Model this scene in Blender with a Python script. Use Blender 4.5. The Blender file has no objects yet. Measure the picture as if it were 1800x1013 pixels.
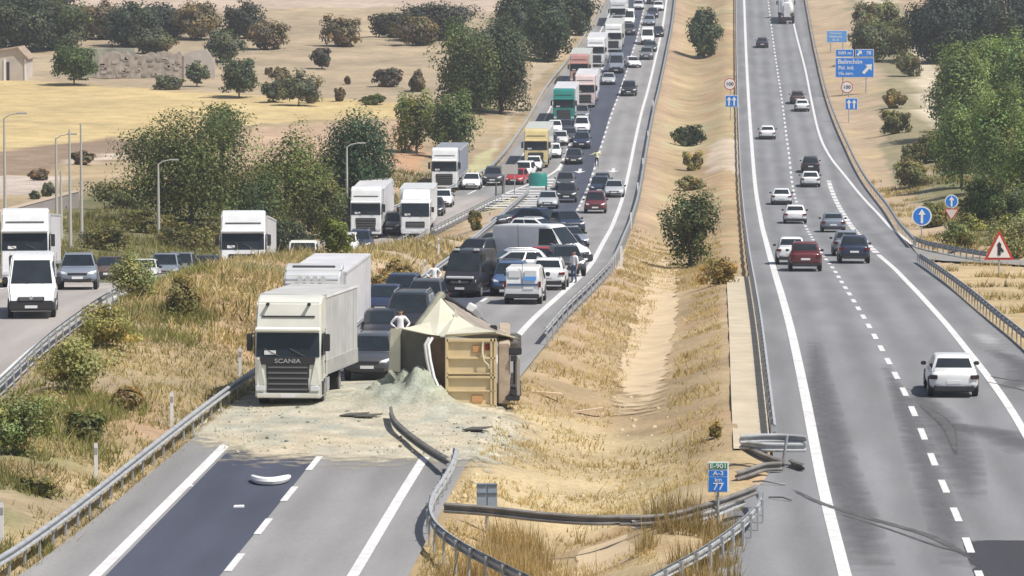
import bpy, bmesh, math, random
import numpy as np
from mathutils import Vector, Matrix

random.seed(7)
RNG = np.random.default_rng(7)
SC = bpy.context.scene
COL = SC.collection

# ------------------------------------------------------------------ camera, light, exposure
F, CX, CY, PITCH = 7500.0, 900.0, 506.5, 0.085
CP, SP = math.cos(PITCH), math.sin(PITCH)
CAM_Z = 17.6
cam = bpy.data.cameras.new('camera')
camo = bpy.data.objects.new('camera', cam)
COL.objects.link(camo)
cam.sensor_width = 36.0
cam.lens = 36.0 * F / 1800.0
cam.clip_start = 1.0
cam.clip_end = 12000.0
camo.location = (0, 0, CAM_Z)
camo.rotation_euler = (math.pi / 2 - PITCH, 0, 0)
SC.camera = camo

SUN_AZ, SUN_EL = math.radians(118), math.radians(58)
world = bpy.data.worlds.new('World')
SC.world = world
world.use_nodes = True
wn = world.node_tree
bg = wn.nodes['Background']
sky = wn.nodes.new('ShaderNodeTexSky')
sky.sky_type = 'NISHITA'
sky.sun_disc = False
sky.sun_elevation = SUN_EL
sky.sun_rotation = SUN_AZ
sky.dust_density = 2.5
wn.links.new(sky.outputs['Color'], bg.inputs['Color'])
bg.inputs['Strength'].default_value = 0.085
sun = bpy.data.lights.new('sun', 'SUN')
sun.energy = 4.7
sun.angle = math.radians(0.55)
sun.color = (1.0, 0.95, 0.87)
suno = bpy.data.objects.new('sun', sun)
COL.objects.link(suno)
SDIR = Vector((math.sin(SUN_AZ) * math.cos(SUN_EL), math.cos(SUN_AZ) * math.cos(SUN_EL), math.sin(SUN_EL)))
suno.rotation_euler = SDIR.to_track_quat('Z', 'Y').to_euler()
suno.location = (60, -40, 120)
SC.view_settings.view_transform = 'Standard'
SC.view_settings.look = 'None'
SC.view_settings.gamma = 1.0
SC.view_settings.use_curve_mapping = False
SC.view_settings.exposure = 0.2

# ------------------------------------------------------------------ small maths
def pchip(xs, ys):
    xs = np.asarray(xs, float); ys = np.asarray(ys, float)
    o = np.argsort(xs); xs = xs[o]; ys = ys[o]
    h = np.diff(xs); d = np.diff(ys) / h
    m = np.zeros_like(xs)
    m[0], m[-1] = d[0], d[-1]
    for i in range(1, len(xs) - 1):
        if d[i - 1] * d[i] > 0:
            w1, w2 = 2 * h[i] + h[i - 1], h[i] + 2 * h[i - 1]
            m[i] = (w1 + w2) / (w1 / d[i - 1] + w2 / d[i])
        else:
            m[i] = 0.5 * (d[i - 1] + d[i]) if abs(d[i-1]*d[i]) < 1e-4 else 0
    def f(q):
        q = np.asarray(q, float)
        i = np.clip(np.searchsorted(xs, q) - 1, 0, len(xs) - 2)
        t = (q - xs[i]) / h[i]
        lo = q < xs[0]; hi = q > xs[-1]
        t2, t3 = t * t, t * t * t
        r = (2*t3-3*t2+1)*ys[i] + (t3-2*t2+t)*h[i]*m[i] + (-2*t3+3*t2)*ys[i+1] + (t3-t2)*h[i]*m[i+1]
        r = np.where(lo, ys[0] + m[0] * (q - xs[0]), r)
        r = np.where(hi, ys[-1] + m[-1] * (q - xs[-1]), r)
        return r
    return f

def sstep(a, b, x):
    t = np.clip((x - a) / (b - a), 0, 1)
    return t * t * (3 - 2 * t)

def vnoise(X, Y, sc, seed):
    X = np.asarray(X, float) / sc; Y = np.asarray(Y, float) / sc
    xi = np.floor(X).astype(int); yi = np.floor(Y).astype(int)
    fx = X - xi; fy = Y - yi
    fx = fx*fx*(3-2*fx); fy = fy*fy*(3-2*fy)
    def h(a, b):
        v = np.sin(a * 127.1 + b * 311.7 + seed * 74.7) * 43758.5453
        return v - np.floor(v)
    return (h(xi,yi)*(1-fx)+h(xi+1,yi)*fx)*(1-fy) + (h(xi,yi+1)*(1-fx)+h(xi+1,yi+1)*fx)*fy

# road profile: how many photo pixels a metre takes at each photo row on the road
ROWS = [(1000, 64.0), (850, 55.5), (708, 48.0), (600, 41.0), (530, 35.6), (478, 30.8), (430, 25.8), (390, 22.0), (330, 18.7), (250, 16.2),
        (160, 13.8), (86, 12.1), (0, 10.5)]
_y, _z = [], []
for r, s in ROWS:
    Z = F / s; yc = (r - CY) / s
    _y.append(Z * CP - yc * SP); _z.append(CAM_Z - Z * SP - yc * CP)
_z = np.array(_z); _z -= 0
_y = [60, 95] + _y + [900, 1300, 2200, 4000]
_z = [_z[0] + 0.5, _z[0] + 0.2] + list(_z)
sl = (_z[-1] - _z[-2]) / (_y[-5] - _y[-6])
_z += [_z[-1] + sl * 0.9 * (900 - _y[-5])]
_z += [_z[-1] + sl * 0.8 * 400]
_z += [_z[-1] + sl * 0.4 * 900, ]
_z += [_z[-1] + 5]
hr = pchip(_y, _z)

_Yg = np.concatenate([np.arange(70, 420, 0.2), np.arange(420, 1500, 0.5)])
def G(x, y, off=0.0):
    """world point where the sight line through photo pixel (x, y) meets the ground profile (+ off: number or f(X, Y))"""
    a, b = (x - CX) / F, (y - CY) / F
    dx, dy, dz = a, CP - b * SP, -SP - b * CP
    t = _Yg / dy
    X = dx * t; Zr = CAM_Z + dz * t
    H = hr(_Yg) + (off(X, _Yg) if callable(off) else off)
    d = Zr - H
    k = np.argmax(d <= 0)
    if k == 0: k = len(d) - 1
    f = d[k - 1] / (d[k - 1] - d[k] + 1e-9)
    Yv = _Yg[k - 1] + f * (_Yg[k] - _Yg[k - 1])
    Xv = dx * Yv / dy
    return Vector((float(Xv), float(Yv), float(CAM_Z + dz * Yv / dy)))
def PXM(p):
    """photo pixels per metre at a world point"""
    d = (p[1]) * CP + (CAM_Z - p[2]) * SP
    return F / d
def at(x, y, depth_point, dy=0.0):
    """point on the sight line of pixel (x, y) at the depth (world Y) of a point"""
    Y = depth_point[1] + dy
    a, b = (x - CX) / F, (y - CY) / F
    dyv, dz = CP - b * SP, -SP - b * CP
    return Vector((a * Y / dyv, Y, CAM_Z + dz * Y / dyv))
def curve(pts, off=0.0):
    w = [G(x, y, off) for x, y in pts]
    return pchip([p.y for p in w], [p.x for p in w])

# ramp level relative to the motorway
_rz = pchip([90, 120, 153, 167, 183, 197, 220, 242, 278, 300, 312, 341, 368, 382, 425, 460],
            [0.3, .45, .65, 1.05, 1.3, 1.2, .4, -.7, -1.8, -2.05, -1.8, -.6, -.15, 0, 0, 0])
RZ = lambda X, Y: _rz(Y)

RS = curve([(628,1000),(718,850),(811,708),(905,597),(942,557),(990,514),(1035,470),(1057,433),(1075,400),(1086,373),(1106,299),(1128,197),(1136,169),(1156,87),(1166,40),(1171,5)])
XL1 = curve([(-20,1045),(50,1000),(270,826),(440,693),(650,560),(745,510),(885,390),(930,348)])
XL2 = curve([(768,352),(812,332),(868,300),(918,235),(962,160),(1003,108),(1040,50),(1068,0)])
LS = curve([(1485,1010),(1450,870),(1420,720),(1395,600),(1362,480),(1340,400),(1325,300),(1315,160),(1308,0)])
DS = curve([(1716,996),(1690,927),(1642,814),(1606,725),(1573,657),(1524,568),(1480,497),(1467,476),(1447,450),(1430,423),(1419,404),(1399,352),(1392,319),(1388,282),(1383,244),(1375,180),(1363,100),(1350,0)])
XR = curve([(1416,5),(1434,100),(1457,190),(1495,280),(1548,362),(1605,440),(1650,487),(1720,548),(1810,625),(1900,730)])
RR = pchip([90, 120, 153, 180, 197, 215, 235, 270, 305, 320, 345, 375, 386, 400],
           [-19, -18.6, -18.3, -17.6, -17, -14.8, -12.4, -11, -9.4, -8, -4.8, -1.4, 0.1, 2.0])
RL = pchip([90, 120, 153, 180, 197, 215, 240, 270, 305, 320, 345, 375, 386, 400],
           [-28.2, -27.8, -27.2, -26.2, -25.2, -23.8, -22.2, -19.8, -15.8, -14.2, -11.2, -8.0, -6.6, -5.0])
Y_GORE = G(905, 346).y
XM = lambda Y: RS(Y) + 1.5
XN = lambda Y: LS(Y) - 1.45 - 2.0 * (1 - sstep(122, 140, np.asarray(Y, float)))
def XLm(Y):
    Y = np.asarray(Y, float)
    return np.where(Y < Y_GORE, XL1(Y), XL2(Y))

def RP(x, s):
    """point on the ramp seen at photo column x where a metre takes s photo pixels"""
    Z = F / s; Y = Z; z = 0.0
    for _ in range(4):
        z = float(hr(Y) + _rz(Y)); Y = (Z - (CAM_Z - z) * SP) / CP
    return Vector(((x - CX) / s, Y, z))

def poly_world(pts, off=0.0):
    return [(lambda p: (p.x, p.y))(G(x, y, off)) for x, y in pts]
def inside(poly, X, Y):
    c = np.zeros(np.shape(X), bool)
    n = len(poly)
    for i in range(n):
        x1, y1 = poly[i]; x2, y2 = poly[(i + 1) % n]
        cond = ((y1 > Y) != (y2 > Y)) & (X < (x2 - x1) * (Y - y1) / (y2 - y1 + 1e-12) + x1)
        c ^= cond
    return c
SLIP = poly_world([(1598,428),(1660,441),(1735,452),(1900,462),(1900,474),(1735,466),(1660,462),(1614,456)])

def OFF(X, Y):
    X = np.asarray(X, float); Y = np.asarray(Y, float)
    X, Y = np.broadcast_arrays(X, Y)
    o = np.zeros(X.shape)
    n1 = vnoise(X, Y, 4.0, 1) - .5; n2 = vnoise(X, Y, 1.3, 2) - .5
    rough = 0.25 * n1 + 0.12 * n2
    xl, xm, xn, xr = XL1(Y), XM(Y), XN(Y), XR(Y)
    rr, rl, rz = RR(Y), RL(Y), _rz(Y)
    pre = Y < Y_GORE
    xle = np.where(pre, xl, XL2(Y))
    # median ditch
    xne = xn - 1.5
    u = (X - xm) / np.maximum(xne - xm, 1)
    med = (X > xm) & (X < xn)
    wide = np.maximum(xne - xm, 1)
    dep = -np.minimum(0.13 * wide, 1.25) * np.sin(np.pi * np.clip(u, 0, 1)) ** 1.2
    edge = np.minimum(np.abs(X - xm), np.abs(X - xn))
    o = np.where(med, dep + rough * sstep(.3, 2.0, edge), o)
    # right side verge
    d = X - xr
    rgt = d > 0
    o = np.where(rgt, rough * sstep(.3, 3, d) + 0.9 * sstep(1, 8, d) * sstep(240, 330, Y) , o)
    # strip between the ramp and the motorway
    mid = pre & (X < xl) & (X > rr)
    v = (X - rr) / np.maximum(xl - rr, .5)
    hump = 1.25 * sstep(150, 215, Y) * (1 - sstep(262, 305, Y)) * np.sin(np.pi * np.clip(v, 0, 1)) ** 0.8
    em = np.minimum(np.minimum(X - rr, xl - X), 3)
    o = np.where(mid, rz * (1 - sstep(0.1, .95, v)) + hump + rough * sstep(.3, 1.6, em) + 0.35*sstep(0.4,2.5,em)*(1-sstep(280,330,Y)), o)
    # left of the ramp
    lft = pre & (X < rl)
    d = rl - X
    o = np.where(lft, rz * (1 - sstep(1, 25, d)) + rough * sstep(.5, 4, d) + 0.8 * sstep(2, 10, d) * sstep(200, 280, Y), o)
    lft2 = (~pre) & (X < xle)
    d = xle - X
    o = np.where(lft2, rough * sstep(.5, 4, d) + 0.8 * sstep(2, 12, d), o)
    onr = ((X >= xle - .35) & (X <= xm + .35)) | ((X >= xn - .35) & (X <= xr + .35)) | inside(SLIP, X, Y)
    ramp = pre & (X >= rl - .35) & (X <= rr + .35)
    o = np.where(onr, -0.14, o)
    o = np.where(ramp & ~onr, rz - 0.14, o)
    return o
def gz(x, y):
    return float(hr(y) + OFF(np.array([x]), np.array([y]))[0])
def GT(x, y):
    """photo pixel -> point on the terrain itself"""
    return G(x, y, OFF)

# ------------------------------------------------------------------ materials
def lin(c):
    return tuple(((v / 255) / 12.92 if v / 255 <= .04045 else ((v / 255 + .055) / 1.055) ** 2.4) for v in c)
MATS = {}
def mat(name, col, rough=.6, metal=0.0, noise=0.0, nscale=6.0, coat=0.0, bump=0.0, spec=0.5, dirt=0.0):
    if name in MATS: return MATS[name]
    m = bpy.data.materials.new(name); m.use_nodes = True
    nt = m.node_tree; b = nt.nodes['Principled BSDF']
    b.inputs['Base Color'].default_value = (*col, 1)
    b.inputs['Roughness'].default_value = rough
    b.inputs['Metallic'].default_value = metal
    b.inputs['Specular IOR Level'].default_value = spec
    if coat:
        b.inputs['Coat Weight'].default_value = coat; b.inputs['Coat Roughness'].default_value = .08
    if noise or bump:
        tc = nt.nodes.new('ShaderNodeTexCoord')
        nz = nt.nodes.new('ShaderNodeTexNoise'); nz.inputs['Scale'].default_value = nscale
        nz.inputs['Detail'].default_value = 5
        nt.links.new(tc.outputs['Object'], nz.inputs['Vector'])
        if noise:
            mr = nt.nodes.new('ShaderNodeMapRange')
            mr.inputs['From Min'].default_value = .3; mr.inputs['From Max'].default_value = .7
            mr.inputs['To Min'].default_value = 1 - noise; mr.inputs['To Max'].default_value = 1 + noise
            nt.links.new(nz.outputs['Fac'], mr.inputs['Value'])
            mx = nt.nodes.new('ShaderNodeVectorMath'); mx.operation = 'SCALE'
            mx.inputs[0].default_value = col
            nt.links.new(mr.outputs['Result'], mx.inputs['Scale'])
            nt.links.new(mx.outputs['Vector'], b.inputs['Base Color'])
        if bump:
            bp = nt.nodes.new('ShaderNodeBump'); bp.inputs['Strength'].default_value = bump
            bp.inputs['Distance'].default_value = .05
            nt.links.new(nz.outputs['Fac'], bp.inputs['Height'])
            nt.links.new(bp.outputs['Normal'], b.inputs['Normal'])
    MATS[name] = m
    return m
def attr_mat(name, rough=.9, layers=((0.25, .12), (2.5, .14), (14, .12)), bump=.4, leaf=False, spec=.2):
    """colour from the mesh's own colour attribute, broken up by noise of several sizes (metres)"""
    m = bpy.data.materials.new(name); m.use_nodes = True
    nt = m.node_tree; b = nt.nodes['Principled BSDF']
    b.inputs['Roughness'].default_value = rough; b.inputs['Specular IOR Level'].default_value = spec
    at_ = nt.nodes.new('ShaderNodeAttribute'); at_.attribute_name = 'Col'
    cur = at_.outputs['Color']
    tc = nt.nodes.new('ShaderNodeTexCoord'); first = None
    for size, amt in layers:
        nz = nt.nodes.new('ShaderNodeTexNoise'); nz.inputs['Scale'].default_value = 1 / size
        nz.inputs['Detail'].default_value = 4
        nt.links.new(tc.outputs['Object'], nz.inputs['Vector'])
        mr = nt.nodes.new('ShaderNodeMapRange')
        mr.inputs['From Min'].default_value = .32; mr.inputs['From Max'].default_value = .68
        mr.inputs['To Min'].default_value = 1 - amt; mr.inputs['To Max'].default_value = 1 + amt
        nt.links.new(nz.outputs['Fac'], mr.inputs['Value'])
        v = nt.nodes.new('ShaderNodeVectorMath'); v.operation = 'SCALE'
        nt.links.new(cur, v.inputs[0]); nt.links.new(mr.outputs['Result'], v.inputs['Scale'])
        cur = v.outputs['Vector']
        if first is None: first = nz
    nt.links.new(cur, b.inputs['Base Color'])
    if bump and first:
        bp = nt.nodes.new('ShaderNodeBump'); bp.inputs['Strength'].default_value = bump; bp.inputs['Distance'].default_value = .12
        nt.links.new(first.outputs['Fac'], bp.inputs['Height']); nt.links.new(bp.outputs['Normal'], b.inputs['Normal'])
    if leaf:
        out = nt.nodes['Material Output']
        tr = nt.nodes.new('ShaderNodeBsdfTranslucent')
        v = nt.nodes.new('ShaderNodeVectorMath'); v.operation = 'MULTIPLY'; v.inputs[1].default_value = (1.1, 1.2, .6)
        nt.links.new(cur, v.inputs[0]); nt.links.new(v.outputs['Vector'], tr.inputs['Color'])
        mx = nt.nodes.new('ShaderNodeMixShader'); mx.inputs['Fac'].default_value = .36
        nt.links.new(b.outputs['BSDF'], mx.inputs[1]); nt.links.new(tr.outputs['BSDF'], mx.inputs[2])
        nt.links.new(mx.outputs['Shader'], out.inputs['Surface'])
    return m
def road_mat(name, col, tracks=.12, rough=.85, amt=.09, centres=(1.75, 5.25)):
    """asphalt: grain, blotches and, across the lane (uv.x = metres), the polished wheel paths"""
    m = bpy.data.materials.new(name); m.use_nodes = True
    nt = m.node_tree; b = nt.nodes['Principled BSDF']
    b.inputs['Roughness'].default_value = rough; b.inputs['Specular IOR Level'].default_value = .35
    uv = nt.nodes.new('ShaderNodeUVMap')
    tc = nt.nodes.new('ShaderNodeTexCoord')
    cur = None
    def scale(val, lo, hi, f0=.3, f1=.7):
        nonlocal cur
        mr = nt.nodes.new('ShaderNodeMapRange')
        mr.inputs['From Min'].default_value = f0; mr.inputs['From Max'].default_value = f1
        mr.inputs['To Min'].default_value = lo; mr.inputs['To Max'].default_value = hi
        nt.links.new(val, mr.inputs['Value'])
        v = nt.nodes.new('ShaderNodeVectorMath'); v.operation = 'SCALE'
        if cur is None: v.inputs[0].default_value = col
        else: nt.links.new(cur, v.inputs[0])
        nt.links.new(mr.outputs['Result'], v.inputs['Scale'])
        cur = v.outputs['Vector']
    n1 = nt.nodes.new('ShaderNodeTexNoise'); n1.inputs['Scale'].default_value = 9; n1.inputs['Detail'].default_value = 6
    nt.links.new(tc.outputs['Object'], n1.inputs['Vector']); scale(n1.outputs['Fac'], 1 - amt * .9, 1 + amt * .9)
    mp = nt.nodes.new('ShaderNodeMapping'); mp.inputs['Scale'].default_value = (.55, .07, 1)
    nt.links.new(uv.outputs['UV'], mp.inputs['Vector'])
    n2 = nt.nodes.new('ShaderNodeTexNoise'); n2.inputs['Scale'].default_value = 1.2; n2.inputs['Detail'].default_value = 4
    nt.links.new(mp.outputs['Vector'], n2.inputs['Vector']); scale(n2.outputs['Fac'], 1 - amt * 1.6, 1 + amt * 1.3)
    n3 = nt.nodes.new('ShaderNodeTexNoise'); n3.inputs['Scale'].default_value = .06; n3.inputs['Detail'].default_value = 3
    nt.links.new(tc.outputs['Object'], n3.inputs['Vector']); scale(n3.outputs['Fac'], 1 - amt, 1 + amt)
    if tracks:
        sx = nt.nodes.new('ShaderNodeSeparateXYZ'); nt.links.new(uv.outputs['UV'], sx.inputs['Vector'])
        ma = nt.nodes.new('ShaderNodeMath'); ma.operation = 'MULTIPLY'; ma.inputs[1].default_value = 2 * math.pi / 1.75
        nt.links.new(sx.outputs['X'], ma.inputs[0])
        co = nt.nodes.new('ShaderNodeMath'); co.operation = 'COSINE'; nt.links.new(ma.outputs[0], co.inputs[0])
        scale(co.outputs[0], 1 - tracks, 1 + tracks * .4, -1, 1)
    nt.links.new(cur, b.inputs['Base Color'])
    bp = nt.nodes.new('ShaderNodeBump'); bp.inputs['Strength'].default_value = .25; bp.inputs['Distance'].default_value = .01
    nt.links.new(n1.outputs['Fac'], bp.inputs['Height']); nt.links.new(bp.outputs['Normal'], b.inputs['Normal'])
    return m
def glass(name='car_glass', col=(.018, .024, .03)):
    return mat(name, col, .07, 0, .35, .9, spec=.5)
GLASS = glass()
RUBBER = mat('tyre_rubber', (.025, .025, .027), .85)
PLASTIC = mat('black_plastic', (.03, .03, .034), .6)
RIM = mat('alloy_rim', (.38, .39, .41), .4, .7)
CHROME = mat('bright_trim', (.7, .71, .73), .25, .8)
LAMP = mat('lamp_lens', (.72, .74, .76), .12, .1, spec=.9)
RED = mat('red_lens', (.16, .012, .014), .25)
AMBER = mat('amber_lens', (.7, .25, .02), .3)
PLATE = mat('plate_white', (.75, .76, .76), .45)
GALV = mat('galvanised_steel', (.42, .435, .45), .5, .35, .18, 3)
GALVD = mat('weathered_steel', (.20, .19, .18), .6, .3, .3, 2)
PAINTW = mat('road_paint_white', (.60, .60, .60), .75, 0, .16, 2.2)
CONC = mat('concrete', (.45, .42, .36), .9, 0, .14, 1.2, bump=.2)
SIGNW = mat('sign_white', (.80, .80, .80), .45)
SIGNB = mat('sign_blue', (.015, .20, .68), .45)
SIGNBL = mat('sign_light_blue', (.12, .36, .78), .45)
SIGNR = mat('sign_red', (.50, .045, .035), .45)
SIGNK = mat('sign_black', (.02, .02, .022), .5)
BARK = mat('bark', (.12, .085, .06), .9, 0, .3, 5, bump=.5)
def paint(name, col, rough=.36, coat=.45):
    return mat('paint_' + name, col, rough, 0, .09, 1.1, coat)
PAINT = dict(
    white=paint('white', (.76, .77, .78)), cream=paint('cream', (.67, .67, .60)), silver=paint('silver', (.42, .44, .46), .3),
    grey=paint('grey', (.16, .17, .185)), darkgrey=paint('darkgrey', (.06, .064, .072)), black=paint('black', (.022, .022, .027)),
    blue=paint('blue', (.022, .032, .068)), midblue=paint('midblue', (.06, .11, .22)), red=paint('red', (.36, .03, .03)), darkred=paint('darkred', (.12, .022, .026)),
    teal=paint('teal', (.025, .23, .20)), yellow=paint('yellow', (.66, .54, .27)), pink=paint('pink', (.70, .58, .56)), salmon=paint('salmon', (.50, .27, .24)),
    palegrey=paint('palegrey', (.56, .57, .58)), bluegrey=paint('bluegrey', (.19, .22, .27)), brown=paint('brown', (.10, .07, .06)),
    purple=paint('purple', (.042, .036, .06)), trailergrey=mat('trailer_grey', (.44, .44, .43), .6, 0, .16, .8),
    curtain=mat('curtain_grey', (.22, .24, .28), .7, 0, .1, 1), lavender=mat('trailer_white', (.56, .56, .585), .55, 0, .12, .7))

# ------------------------------------------------------------------ mesh builder
def tag(o, label=None, cat=None, group=None, kind=None):
    if label: o['label'] = label
    if cat: o['category'] = cat
    if group: o['group'] = group
    if kind: o['kind'] = kind
    return o
def empty(name, loc=(0, 0, 0), rot=(0, 0, 0)):
    o = bpy.data.objects.new(name, None); COL.objects.link(o)
    o.location = loc; o.rotation_euler = rot; o.empty_display_size = .3
    return o
def link_mesh(name, me, parent=None, loc=None):
    o = bpy.data.objects.new(name, me); COL.objects.link(o)
    if parent: o.parent = parent
    if loc is not None: o.location = loc
    return o
class MB:
    def __init__(s): s.v = []; s.f = []; s.m = []
    def add(s, vs, fs, mi=0):
        k = len(s.v); s.v += [tuple(p) for p in vs]
        s.f += [tuple(i + k for i in f) for f in fs]; s.m += [mi] * len(fs); return s
    def box(s, c, d, mi=0, rot=None):
        x, y, z = d[0] / 2, d[1] / 2, d[2] / 2
        vs = [Vector((sx * x, sy * y, sz * z)) for sz in (-1, 1) for sy in (-1, 1) for sx in (-1, 1)]
        if rot is not None: vs = [rot @ v for v in vs]
        vs = [v + Vector(c) for v in vs]
        return s.add(vs, [(0,2,3,1),(4,5,7,6),(0,1,5,4),(2,6,7,3),(0,4,6,2),(1,3,7,5)], mi)
    def tube(s, pts, r, n=8, mi=0, caps=True):
        pts = [Vector(p) for p in pts]
        if not isinstance(r, (list, tuple)): r = [r] * len(pts)
        rings = []; prev = None
        for i, p in enumerate(pts):
            t = (pts[min(i + 1, len(pts) - 1)] - pts[max(i - 1, 0)])
            t = t.normalized() if t.length > 1e-9 else Vector((0, 0, 1))
            a = prev if prev is not None else (Vector((1, 0, 0)) if abs(t.x) < .8 else Vector((0, 1, 0)))
            a = (a - t * a.dot(t)); a = a.normalized() if a.length > 1e-6 else t.orthogonal().normalized(); prev = a
            b = t.cross(a)
            rings.append([p + (a * math.cos(2*math.pi*k/n) + b * math.sin(2*math.pi*k/n)) * r[i] for k in range(n)])
        return s.loft(rings, mi, caps)
    def loft(s, rings, mi=0, caps=True, closed=True):
        n = len(rings[0]); vs = [p for r in rings for p in r]; fs = []
        for i in range(len(rings) - 1):
            for k in range(n if closed else n - 1):
                k2 = (k + 1) % n
                fs.append((i*n+k, i*n+k2, (i+1)*n+k2, (i+1)*n+k))
        if caps and closed:
            fs.append(tuple(range(n))[::-1]); fs.append(tuple((len(rings)-1)*n + k for k in range(n)))
        return s.add(vs, fs, mi)
    def disc_x(s, c, r, w, n=16, mi=0):
        c = Vector(c)
        rings = [[c + Vector((dx, math.cos(2*math.pi*k/n)*rr, math.sin(2*math.pi*k/n)*rr)) for k in range(n)]
                 for dx, rr in ((-w/2, r*.9), (-w/2+.02, r), (w/2-.02, r), (w/2, r*.9))]
        return s.loft(rings, mi)
    def disc_y(s, c, r, w, n=24, mi=0):
        c = Vector(c)
        rings = [[c + Vector((math.cos(2*math.pi*k/n)*r, dy, math.sin(2*math.pi*k/n)*r)) for k in range(n)] for dy in (-w/2, w/2)]
        return s.loft(rings, mi)
    def prism_x(s, prof, hw, mi=0):
        """side profile [(y, z)] extruded over x; hw: half width, number or f(y, z)"""
        h = hw if callable(hw) else (lambda y, z: hw)
        L = [(-h(y, z), y, z) for y, z in prof]; R = [(h(y, z), y, z) for y, z in prof]
        n = len(prof)
        fs = [tuple(range(n)), tuple(range(2*n-1, n-1, -1))]
        for k in range(n):
            k2 = (k + 1) % n; fs.append((k, n + k, n + k2, k2))
        return s.add(L + R, fs, mi)
    def plate(s, poly, nrm, th, mi=0):
        """a flat or bent polygon given thickness"""
        n = len(poly); N = Vector(nrm).normalized() * th
        A = [Vector(p) for p in poly]; B = [p - N for p in A]
        fs = [tuple(range(n)), tuple(range(2*n-1, n-1, -1))]
        for k in range(n):
            k2 = (k + 1) % n; fs.append((k, n + k, n + k2, k2))
        return s.add(A + B, fs, mi)
    def mesh(s, name, mats, smooth=True, bevel=0, seg=2, angle=35):
        me = bpy.data.meshes.new(name)
        me.from_pydata(s.v, [], s.f)
        for m in (mats if isinstance(mats, (list, tuple)) else [mats]): me.materials.append(m)
        me.polygons.foreach_set('material_index', s.m)
        bm = bmesh.new(); bm.from_mesh(me)
        bmesh.ops.recalc_face_normals(bm, faces=bm.faces)
        if bevel:
            ed = [e for e in bm.edges if len(e.link_faces) == 2 and e.calc_face_angle(0) > .35]
            bmesh.ops.bevel(bm, geom=ed, offset=bevel, segments=seg, affect='EDGES', clamp_overlap=True)
        bm.to_mesh(me); bm.free()
        if smooth:
            me.polygons.foreach_set('use_smooth', [True] * len(me.polygons))
            me.set_sharp_from_angle(angle=math.radians(angle))
        me.update()
        return me
    def build(s, name, mats, parent=None, **kw):
        return link_mesh(name, s.mesh(name, mats, **kw), parent)
def np_mesh(name, V, Fc, mats, cols=None, smooth=False):
    me = bpy.data.meshes.new(name)
    V = np.asarray(V, np.float32); Fc = np.asarray(Fc, np.int32)
    n = Fc.shape[1]
    me.vertices.add(len(V)); me.vertices.foreach_set('co', V.ravel())
    me.loops.add(Fc.size); me.loops.foreach_set('vertex_index', Fc.ravel())
    me.polygons.add(len(Fc))
    me.polygons.foreach_set('loop_start', np.arange(0, Fc.size, n, dtype=np.int32))
    if smooth: me.polygons.foreach_set('use_smooth', np.ones(len(Fc), bool))
    for m in (mats if isinstance(mats, (list, tuple)) else [mats]): me.materials.append(m)
    if cols is not None:
        ca = me.color_attributes.new('Col', 'FLOAT_COLOR', 'POINT')
        c4 = np.ones((len(V), 4), np.float32); c4[:, :3] = cols
        ca.data.foreach_set('color', c4.ravel())
    me.update(calc_edges=True); me.validate()
    return me
def text_mesh(txt, size, m, depth=.004):
    cu = bpy.data.curves.new('lettering', 'FONT'); cu.body = txt; cu.size = size
    cu.align_x = 'CENTER'; cu.align_y = 'CENTER'; cu.extrude = depth; cu.offset = size * .012
    o = bpy.data.objects.new('lettering', cu); COL.objects.link(o)
    dg = bpy.context.evaluated_depsgraph_get(); dg.update()
    me = bpy.data.meshes.new_from_object(o.evaluated_get(dg))
    bpy.data.objects.remove(o); bpy.data.curves.remove(cu)
    me.materials.clear(); me.materials.append(m); me.name = 'lettering'
    return me
TXR = (math.pi / 2, 0, 0)      # lettering that faces the camera (-Y)
def text(txt, size, m, parent, loc, rot=TXR, width=None):
    me = text_mesh(txt, size, m)
    o = link_mesh('lettering', me, parent, loc); o.rotation_euler = rot
    if width:
        xs = [v.co.x for v in me.vertices]; w = max(xs) - min(xs)
        o.scale = (width / w, 1, 1)
    return o

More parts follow.
